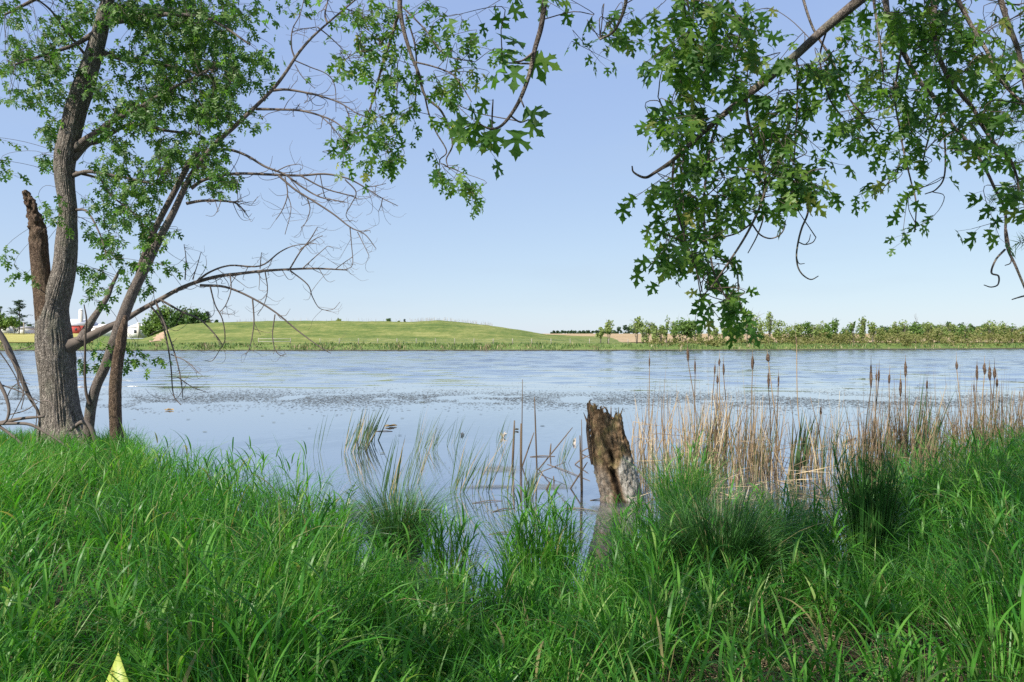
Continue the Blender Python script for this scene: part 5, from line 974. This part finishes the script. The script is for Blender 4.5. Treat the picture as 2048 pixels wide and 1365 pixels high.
for (hx, ht, hb, bx, by, hw, cl) in CT:
    Y = GY(by); base = P(bx, by, Y); top = P(hx, ht, Y); bot = P(hx + (bx - hx) * .06, hb, Y); root = empty('cattail', base)
    if cl == 1: lab = 'very tall slim cattail stalk rising above the far shoreline' if ht < 700 else 'short cattail with small ragged head bending right between the reed clumps'
    else:
        look = 'fat round fluffy head' if hw >= 5 else 'thick dark head' if hw > 3.3 else 'long dark head' if hb - ht > 40 else 'slim brown head' if hw > 2.2 else 'very thin head'
        lab = f'cattail with {look}, {ORD[cnt[cl]]} from left {WHERE[cl]}'
    cnt[cl] += 1
    tag(root, lab, 'cattail', 'cattails with seed heads')
    mid = (base + bot) / 2 + np.array([rng.normal(0, .03), 0, 0]); spike = top + (top - bot) / np.linalg.norm(top - bot) * rng.uniform(.08, .16)
    s = MB(); tube(s, smooth_path([np.append(base - [0, 0, .1], .0085), np.append(mid, .0075), np.append(bot, .006), np.append(top, .0045), np.append(spike, .0012)], 6), 6, c=(rng.uniform(.0, .6), 0, 0)); s.build('stem', M['reed'], root)
    h = MB(); t = np.linspace(0, 1, 16)[:, None]; pth = np.hstack([bot * (1 - t) + top * t, (hw * .72 * Y / F) * np.clip(np.sin(pi * np.clip(t, .02, .98)) ** .35, .15, 1)])
    tube(h, pth, 14, disp=lambda s_, a, p: 1 + .7 * fbm(np.stack([np.cos(a) * 1.5, np.sin(a) * 1.5, s_ * 28 + hx], -1), 3, 5)); h.build('seed_head', M['seed'], root)
# single dry stalks, each an object of its own
def stalk(px, py, H, lean, az, kk, wmm, label, grp):
    Y = GY(py); b = P(px, py, Y); L = [np.append(b - [0, 0, .08], wmm)]; d = np.array([sin(lean) * cos(az), sin(lean) * sin(az) * .5, cos(lean)])
    p1 = b + d * H * .5; p2 = p1 + (d + rng.normal(0, .05, 3)) * H * .5
    if kk: 
        kd = unit(np.array([rng.choice([-1, 1]) * 1.0, rng.normal(0, .3), rng.uniform(-.7, .5)])); p2 = p1 + kd * H * .45
    path = np.array([np.append(b - d * .08, wmm), np.append(b + d * H * .25, wmm * .95), np.append(p1, wmm * .85), np.append((p1 + p2) / 2, wmm * .6), np.append(p2, wmm * .3)])
    s = MB(); tube(s, path, 5, c=(rng.random() * (.55 if px > 1700 else 1), 0, 0)); return tag(s.build('reed_stalk', M['reed'], origin=b), label, 'reed', grp)
RC = [(70, 1385, 1455, 925, 950, .75, 1.25, 'dry tan reed stalk in the sunlit clump right of the stump'), (40, 1455, 1560, 915, 960, .6, 1.15, 'dry tan reed stalk between the sunlit clump and the fluffy cattail'), (26, 1262, 1345, 890, 930, .5, 1.15, 'dry reed stalk standing just behind the stump'), (26, 1590, 1720, 925, 985, .5, 1.2, 'brown reed stalk in the gap between the two reed clumps'),
      (62, 1725, 1870, 930, 975, .6, 1.2, 'brown reed stalk in the clump right of centre'), (66, 1900, 2060, 905, 950, .7, 1.3, 'brown reed stalk in the crowded clump at the right edge')]
for (n, x0, x1, y0, y1, h0, h1, lab) in RC:
    for _ in range(n): stalk(rng.uniform(x0, x1), rng.uniform(y0, y1), rng.uniform(h0, h1), abs(rng.normal(.05, .16)), rng.choice([0, pi]), rng.random() < .22, rng.uniform(.004, .0105), lab, 'dry reed stalks in the shallows')
# broad dry leaves and bent litter among them: one mass
dr = MB(); n = 1430
px = np.concatenate([rng.uniform(1370, 1570, 280), rng.uniform(1265, 1380, 130), rng.uniform(1580, 1740, 150), rng.uniform(1720, 1900, 390), rng.uniform(1890, 2080, 480)]); Y = GY(rng.uniform(915, 985, n)); Y = np.where(px > 1890, Y * 1.03, Y)
ribbons(dr, np.stack([w_of(px, Y), Y, 0 * Y - .05], -1), rng.uniform(0, 2 * pi, n), np.abs(rng.normal(.1, .15, n)), rng.uniform(0, .4, n), rng.uniform(.35, 1.35, n), rng.uniform(.006, .014, n), K=8, tw=rng.normal(.8, .5, n), rnd=rng.random(n) * np.where(px > 1690, .55, 1.0), kink=(rng.uniform(.4, .9, n), np.where(rng.random(n) < .35, rng.uniform(.6, 2.2, n), 0)))
n = 260; px = np.concatenate([rng.uniform(1380, 1900, 200), rng.uniform(1250, 1400, 60)]); Y = GY(rng.uniform(930, 1040, n))
ribbons(dr, np.stack([w_of(px, Y), Y, rng.uniform(.01, .25, n)], -1), rng.choice([0, pi], n) + rng.normal(0, .6, n), rng.uniform(1.2, 1.75, n), rng.uniform(-.3, .3, n), rng.uniform(.3, .8, n), rng.uniform(.006, .014, n), K=4, tw=rng.normal(.8, .5, n))
n = 190; px = np.concatenate([rng.uniform(1270, 1570, 70), rng.uniform(1720, 1890, 50), rng.uniform(1890, 2080, 70)]); Y = GY(rng.uniform(915, 960, n))
ribbons(dr, np.stack([w_of(px, Y), Y, 0 * Y - .05], -1), rng.uniform(0, 2 * pi, n), np.abs(rng.normal(.03, .07, n)), rng.uniform(0, .12, n), rng.uniform(1.15, 1.75, n), rng.uniform(.006, .010, n), K=6, tw=rng.normal(.8, .5, n), rnd=rng.uniform(0, .6, n))
tag(dr.build('dry_reed_leaves', M['reed']), kind='stuff')
# broken stalks left of the stump
for (px, py, tx, ty, w, lab) in [(1025, 935, 1029, 842, 3.2, 'thick dry stalk at the left of the broken pair in the water'), (1042, 935, 1042, 848, 3.4, 'thick dry stalk at the right of the broken pair'), (1043, 938, 1045, 760, 1.4, 'tall thin spike rising from the broken stalks'), (1074, 945, 1069, 795, 2.2, 'tall thin dry stalk left of the stump'), (1044, 935, 1068, 866, 2, 'dry stalk leaning right from the broken pair'), (1163, 985, 1160, 872, 2.8, 'dry brown stalk standing closest to the left of the stump'), (1165, 980, 1163, 840, 1.5, 'thin dry stalk beside the brown one left of the stump'),
                             (1141, 978, 1175, 925, 2.2, 'dark stick leaning toward the stump out of the water'), (1077, 940, 1145, 856, 1.8, 'long thin stick leaning far right out of the water'), (1093, 980, 1100, 965, 2.6, 'short broken stub poking out of the water'), (1108, 966, 1107, 953, 2, 'tiny upright stub in the water left of the stump'), (1100, 910, 1102, 888, 2.2, 'short rotten stub behind the leaning sticks'), (1074, 948, 1132, 925, 1.2, 'very thin stick slanting low over the water')]:
    w *= .72; Y = GY(py); b0 = P(px, py, Y); b1 = P(tx, ty, Y); s = MB(); dd = (b1 - b0); tube(s, np.array([np.append(b0 - dd * .08, w * Y / F), np.append(b0 + dd * .4, w * Y / F), np.append(b0 + dd * .75, w * .85 * Y / F), np.append(b1, w * .55 * Y / F)]), 6, c=(.15 + .4 * rng.random(), 0, 0)); tag(s.build('broken_stalk', M['reed_shaded'], origin=b0), lab, 'stalk', 'broken stalks left of the stump')
# sticks lying on the water
for (x0, y0, x1, y1, w, lab) in [(1165, 915, 1270, 890, 0, ''), (1060, 915, 1110, 914, 2, 'thin dark stick floating behind the leaning sticks'), (1140, 952, 1200, 976, 0, ''), (1095, 930, 1180, 963, 1.6, 'long thin branch lying on the water toward the stump'), (1215, 1044, 1262, 1022, 3.4, 'pale grey stick lying on the scum in front of the stump'), (1180, 1002, 1230, 1001, 1.8, 'dark stick floating at the foot of the stump'), (1232, 1001, 1275, 1010, 2.4, 'pale split stick lying against the stump foot'), (945, 1008, 1005, 1003, 1.6, 'thin stick floating in front of the rushes'), (985, 1025, 1030, 1018, 2.2, 'brown stick floating below the rushes'), (1130, 1018, 1195, 1024, 2.2, 'dark stick floating left of the stump foot'),
                             (1160, 907, 1185, 895, 2.6, 'brown bent stick rising from pale reeds by the stump'), (1150, 930, 1178, 912, 3, 'dark branch stub jutting out left of the stump'), (1685, 888, 1712, 878, 4, 'dark driftwood piece floating between the reed clumps'), (752, 864, 785, 864, 1.6, 'thin twig floating right of the rush clump'), (978, 1070, 1040, 1068, 1.8, 'thin stick floating between the grass clumps')]:
    if not w: continue
    Y0, Y1 = GY(y0), GY(y1); a0, a1 = P(x0, y0, Y0), P(x1, y1, Y1)
    if lab.startswith(('brown bent', 'dark branch')): a1 = P(x1, y1, Y0); a0[2] = 0
    r_ = w * Y0 / F * .5; s = MB(); mm = (a0 + a1) / 2 + np.array([0, .03, .012]); pth = smooth_path([np.append(a0 + [0, 0, r_ * .4], r_), np.append(mm, r_ * 1.1), np.append(a1 + [0, 0, r_ * .4], r_ * .6)], 6); tube(s, pth, 7, disp=bark_disp(int(x0), .1, 2)); tag(s.build('stick', M['deadwood'], origin=a0), lab, 'stick')
# bleached leaf scraps standing in the water
for (px, py, s_, lab) in [(925, 872, .10, 'small curled white dry leaf floating left of the bleached sheath'), (1006, 876, .16, 'bleached papery reed sheath standing in the water with its reflection'), (1148, 888, .15, 'pale pinkish torn reed sheath beside the stump')]:
    Y = GY(py); b_ = P(px, py, Y); s = MB(); n = 5; ribbons(s, np.tile(b_, (n, 1)) + rng.normal(0, .01, (n, 3)) * [1, 1, 0] - [0, 0, .01], rng.uniform(0, 2 * pi, n), rng.uniform(.05, .8, n), rng.uniform(.2, 1.2, n), s_ * rng.uniform(.7, 1.1, n), .05, K=5, tw=rng.normal(.9, .4, n), rnd=np.ones(n))
    tag(s.build('dry_leaf', simple('bleached_leaf', [(.2, (.36, .31, .26)), (.8, (.52, .46, .40))], 12, .7), origin=b_), lab, 'leaf')

# ------------------------------------------------------------------ things floating
def discs(mb, c, r, asp=1.0, rnd=None, z=.006, n=7):
    N = len(c); a = np.arange(n) * 2 * pi / n; rr = r[:, None] * rng.uniform(.75, 1.15, (N, n)); v = np.stack([c[:, 0:1] + rr * np.cos(a), c[:, 1:2] + rr * np.sin(a) * asp, np.full((N, n), z) + rng.uniform(0, .003, (N, 1))], -1)
    ctr = np.stack([c[:, 0], c[:, 1], np.full(N, z)], -1)[:, None]; v = np.concatenate([ctr, v], 1); k = np.arange(n)
    t = np.stack([0 * k, 1 + k, 1 + (k + 1) % n], -1); t = (t[None] + (np.arange(N) * (n + 1))[:, None, None]).reshape(-1, 3)
    cc = np.zeros((N, n + 1, 3)); cc[..., 0] = (rng.random(N) if rnd is None else rnd)[:, None]; mb.add(v.reshape(-1, 3), None, t, cc.reshape(-1, 3))
M['weed'] = leafy('pond_weed', [(0, (.05, .055, .055)), (.5, (.085, .09, .085)), (1, (.15, .155, .13))], .05, .5)
pw = MB(); n = 48000; px = rng.uniform(-200, 2250, n)
Y = 23.6 + 1.5 * vnoise(np.stack([px * .006, 0 * px, 0 * px], -1), 3) + rng.normal(0, 1.6, n) + np.where(rng.random(n) < .25, rng.exponential(3.0, n), 0) + np.interp(px, [0, 1000, 2048], [-1.0, .2, 0])
X = w_of(px, Y); cl = vnoise(np.stack([X * .9, Y * 1.1, 0 * X], -1), 41) + .6 * vnoise(np.stack([X * .25, Y * .5, 0 * X], -1), 42); k = cl > -.1 - .5 * rng.random(n)
discs(pw, np.stack([X, Y], -1)[k], rng.uniform(.014, .05, k.sum()), .8, n=5); tag(pw.build('pond_weed', M['weed']), kind='stuff')
M['duck'] = leafy('duckweed', [(0, (.07, .06, .03)), (.5, (.13, .15, .05)), (1, (.26, .26, .12))], .05, .6)
dk = MB(); n = 9000; px = np.concatenate([rng.uniform(560, 1300, 5200), rng.uniform(1250, 2000, 3800)]); py = np.concatenate([rng.triangular(900, 1130, 1260, 5200), rng.triangular(900, 1080, 1200, 3800)]); Y = GY(py); X = w_of(px, Y)
cl = vnoise(np.stack([X * 1.6, Y * 2.2, 0 * X], -1), 51) + .5 * vnoise(np.stack([X * 6, Y * 6, 0 * X], -1), 52); k = cl > -.05
discs(dk, np.stack([X, Y], -1)[k], rng.uniform(.004, .014, k.sum()), 1, n=5, z=.008); tag(dk.build('duckweed', M['duck']), kind='stuff')
# patches of grey scum film
def scum_mat():
    m, n, o = mat('scum_film'); pos = objco(n); v = vcol(n)
    p = node(n, 'ShaderNodeBsdfPrincipled'); p.inputs['Roughness'].default_value = .3; p.inputs['Specular IOR Level'].default_value = .7
    n.links.new(ramp(n, noise_tex(n, 5, 7, .65, pos), [(.3, (.10, .10, .09)), (.6, (.17, .165, .14)), (.8, (.30, .27, .20))]), p.inputs['Base Color'])
    a = node(n, 'ShaderNodeMath', operation='ADD'); n.links.new(v[2], a.inputs[0]); n.links.new(noise_tex(n, 3.2, 8, .7, pos, (1, 1.6, 1)), a.inputs[1])
    t = node(n, 'ShaderNodeBsdfTransparent'); mx = node(n, 'ShaderNodeMixShader'); n.links.new(ramp(n, a.outputs[0], [(.62, (0, 0, 0)), (.95, (.75, .75, .75))]), mx.inputs[0])
    n.links.new(t.outputs[0], mx.inputs[1]); n.links.new(p.outputs[0], mx.inputs[2]); n.links.new(mx.outputs[0], o.inputs[0]); return m
M['scum'] = scum_mat()
def scum(px, py, rx, ry, sd_, lab):
    Y = GY(py); c = P(px, py, Y); nr = 90; a = np.arange(nr) * 2 * pi / nr
    r = 1 + .35 * fbm(np.stack([np.cos(a) * 1.6, np.sin(a) * 1.6, 0 * a + sd_], -1), 4, sd_) + .05 * vnoise(np.stack([np.cos(a) * 12, np.sin(a) * 12, 0 * a], -1), sd_)
    v = np.stack([c[0] + r * np.cos(a) * rx * Y / F, Y + r * np.sin(a) * (GY(py - ry) - GY(py + ry)) / 2, 0 * a + .004], -1); mb = MB(); mb.add(np.vstack([[c[0], Y, .004], v]), None, [(0, 1 + i, 1 + (i + 1) % nr) for i in range(nr)], np.vstack([[0, 0, .55], np.tile([0, 0, 0], (nr, 1))])); return tag(mb.build('scum', M['scum']), kind='stuff')
scum(990, 940, 75, 11, 3, ''); scum(985, 975, 90, 7, 5, ''); scum(1220, 1025, 65, 22, 8, ''); scum(1100, 975, 60, 10, 9, ''); scum(690, 1030, 60, 30, 11, ''); scum(1500, 1000, 90, 14, 12, '')
# single floating leaves
M['pad'] = leafy('lily_pad', [(0, (.06, .07, .03)), (.6, (.12, .12, .05)), (1, (.34, .24, .11))], .05, .5)
PADS = [(336, 822, 8, 'tan curled floating leaf, largest near the dead trunk', 1), (377, 840, 6, 'dark flat floating leaf right of the tan one', .1), (265, 858, 7, 'thin floating leaf just right of the dead trunk', .2), (410, 865, 7, 'floating leaf at the end of the near left grass tips', .3), (565, 828, 6, 'greenish leaf floating alone beyond the left grass', .2), (525, 833, 5, 'flat leaf floating left of the alone greenish one', .3), (580, 822, 4, 'small leaf nearest the weed band at left', .5), (548, 846, 6, 'floating leaf in front of the pair at left', .3), (619, 858, 5, 'dark lump of leaf floating left of the lone rushes', 0),
        (780, 855, 12, 'clump of tan leaf litter floating behind the rushes', .95), (805, 838, 6, 'flat leaf floating above the tan leaf litter', .2), (800, 872, 6, 'small dark leaf floating below the tan leaf litter', .2), (962, 830, 5, 'single leaf floating behind the white dry leaf', .2), (1034, 862, 6, 'brown leaf floating left of the thin spike', .8), (1080, 822, 6, 'leaf floating right of the thin spike top', .2), (1085, 853, 7, 'flat leaf floating right of the tall thin stalk', .2), (1632, 805, 11, 'green floating weed raft between the reed clumps', .5), (765, 908, 8, 'green pad floating beside the dense rush clump', .5), (845, 806, 12, 'long streak of weed at the front of the weed band', .3)]
for (px, py, w, lab, rn) in PADS:
    Y = GY(py); c = P(px, py, Y); mb = MB(); k = 1 if rn < .9 else 3
    for _ in range(k):
        a = np.linspace(.2, 2 * pi - .2, 18); r = w * Y / F * .75 * rng.uniform(.8, 1.1, 18); ox, oy = (rng.normal(0, .04, 2) if k > 1 else (0, 0))
        v = np.vstack([[c[0] + ox, Y + oy, .012], np.stack([c[0] + ox + r * np.cos(a), Y + oy + r * np.sin(a) * .7, .012 + .02 * (1 + np.sin(a * 2 + rng.random() * 6)) * (rn > .7) + 0 * a], -1)]); cc = np.zeros((19, 3)); cc[:, 0] = rn; mb.add(v, None, [(0, i, i + 1) for i in range(1, 18)], cc)
    tag(mb.build('floating_leaf', M['pad'], origin=(c[0], Y, 0)), lab, 'leaf', 'leaves floating on the calm water')

# ------------------------------------------------------------------ yellow marker in the grass
yv = simple('yellow_plastic', [(.3, (.25, .31, .05)), (.7, (.31, .36, .07))], 6, .45); ink = simple('brown_ink', [(0, (.22, .13, .02)), (1, (.26, .15, .03))], 5, .7)
FYd = 2.55; apex = P(236, 1306, FYd); lo, ro = P(205, 1380, FYd), P(262, 1380, FYd - .03)
fl = empty('marker_flag', ((lo[0] + ro[0]) / 2, FYd, .3)); tag(fl, 'pointed yellow plastic marker with brown handwriting in the front grass', 'marker')
lo2 = lo + (lo - apex) * 1.2; ro2 = ro + (ro - apex) * 1.2; md = (lo2 + ro2) / 2 + np.array([.01, -.025, 0]); th = np.array([0, .004, 0]); mb = MB()
mids = apex * .5 + md * .5 + np.array([.0, -.004, 0])
fr_ = np.array([apex, (apex + lo2) / 2, mids, (apex + ro2) / 2, lo2, md, ro2]); bk = fr_ + th
mb.add(np.vstack([fr_, bk]), [(1, 4, 5, 2), (2, 5, 6, 3), (8, 9, 12, 11), (9, 10, 13, 12), (1, 8, 11, 4), (3, 6, 13, 10), (0, 7, 8, 1), (0, 3, 10, 7)], [(0, 1, 2), (0, 2, 3), (7, 9, 8), (7, 10, 9)]); mb.build('blade', yv, fl, smooth=False)
nrm_ = unit(np.cross(mids - apex, lo2 - apex)); nrm_ = nrm_ if nrm_[1] < 0 else -nrm_
def on(px, py): # point on the left facet, slightly proud
    d = P(px, py, 1.0) - np.array([0, 0, CZ]); t = np.dot(apex + nrm_ * .003 - np.array([0, 0, CZ]), nrm_) / np.dot(d, nrm_); return np.array([0, 0, CZ]) + d * t
wr = MB()
for stv in [[(220, 1345), (228, 1342)], [(220, 1351), (227, 1348)], [(222, 1337), (225, 1346), (224, 1352)], [(225, 1352), (222.5, 1356), (223, 1361), (226, 1363), (228.5, 1359), (227, 1353), (225, 1352)]]:
    tube(wr, smooth_path([np.append(on(*q_), .0009) for q_ in stv], 4), 4)
wr.build('lettering', ink, fl)
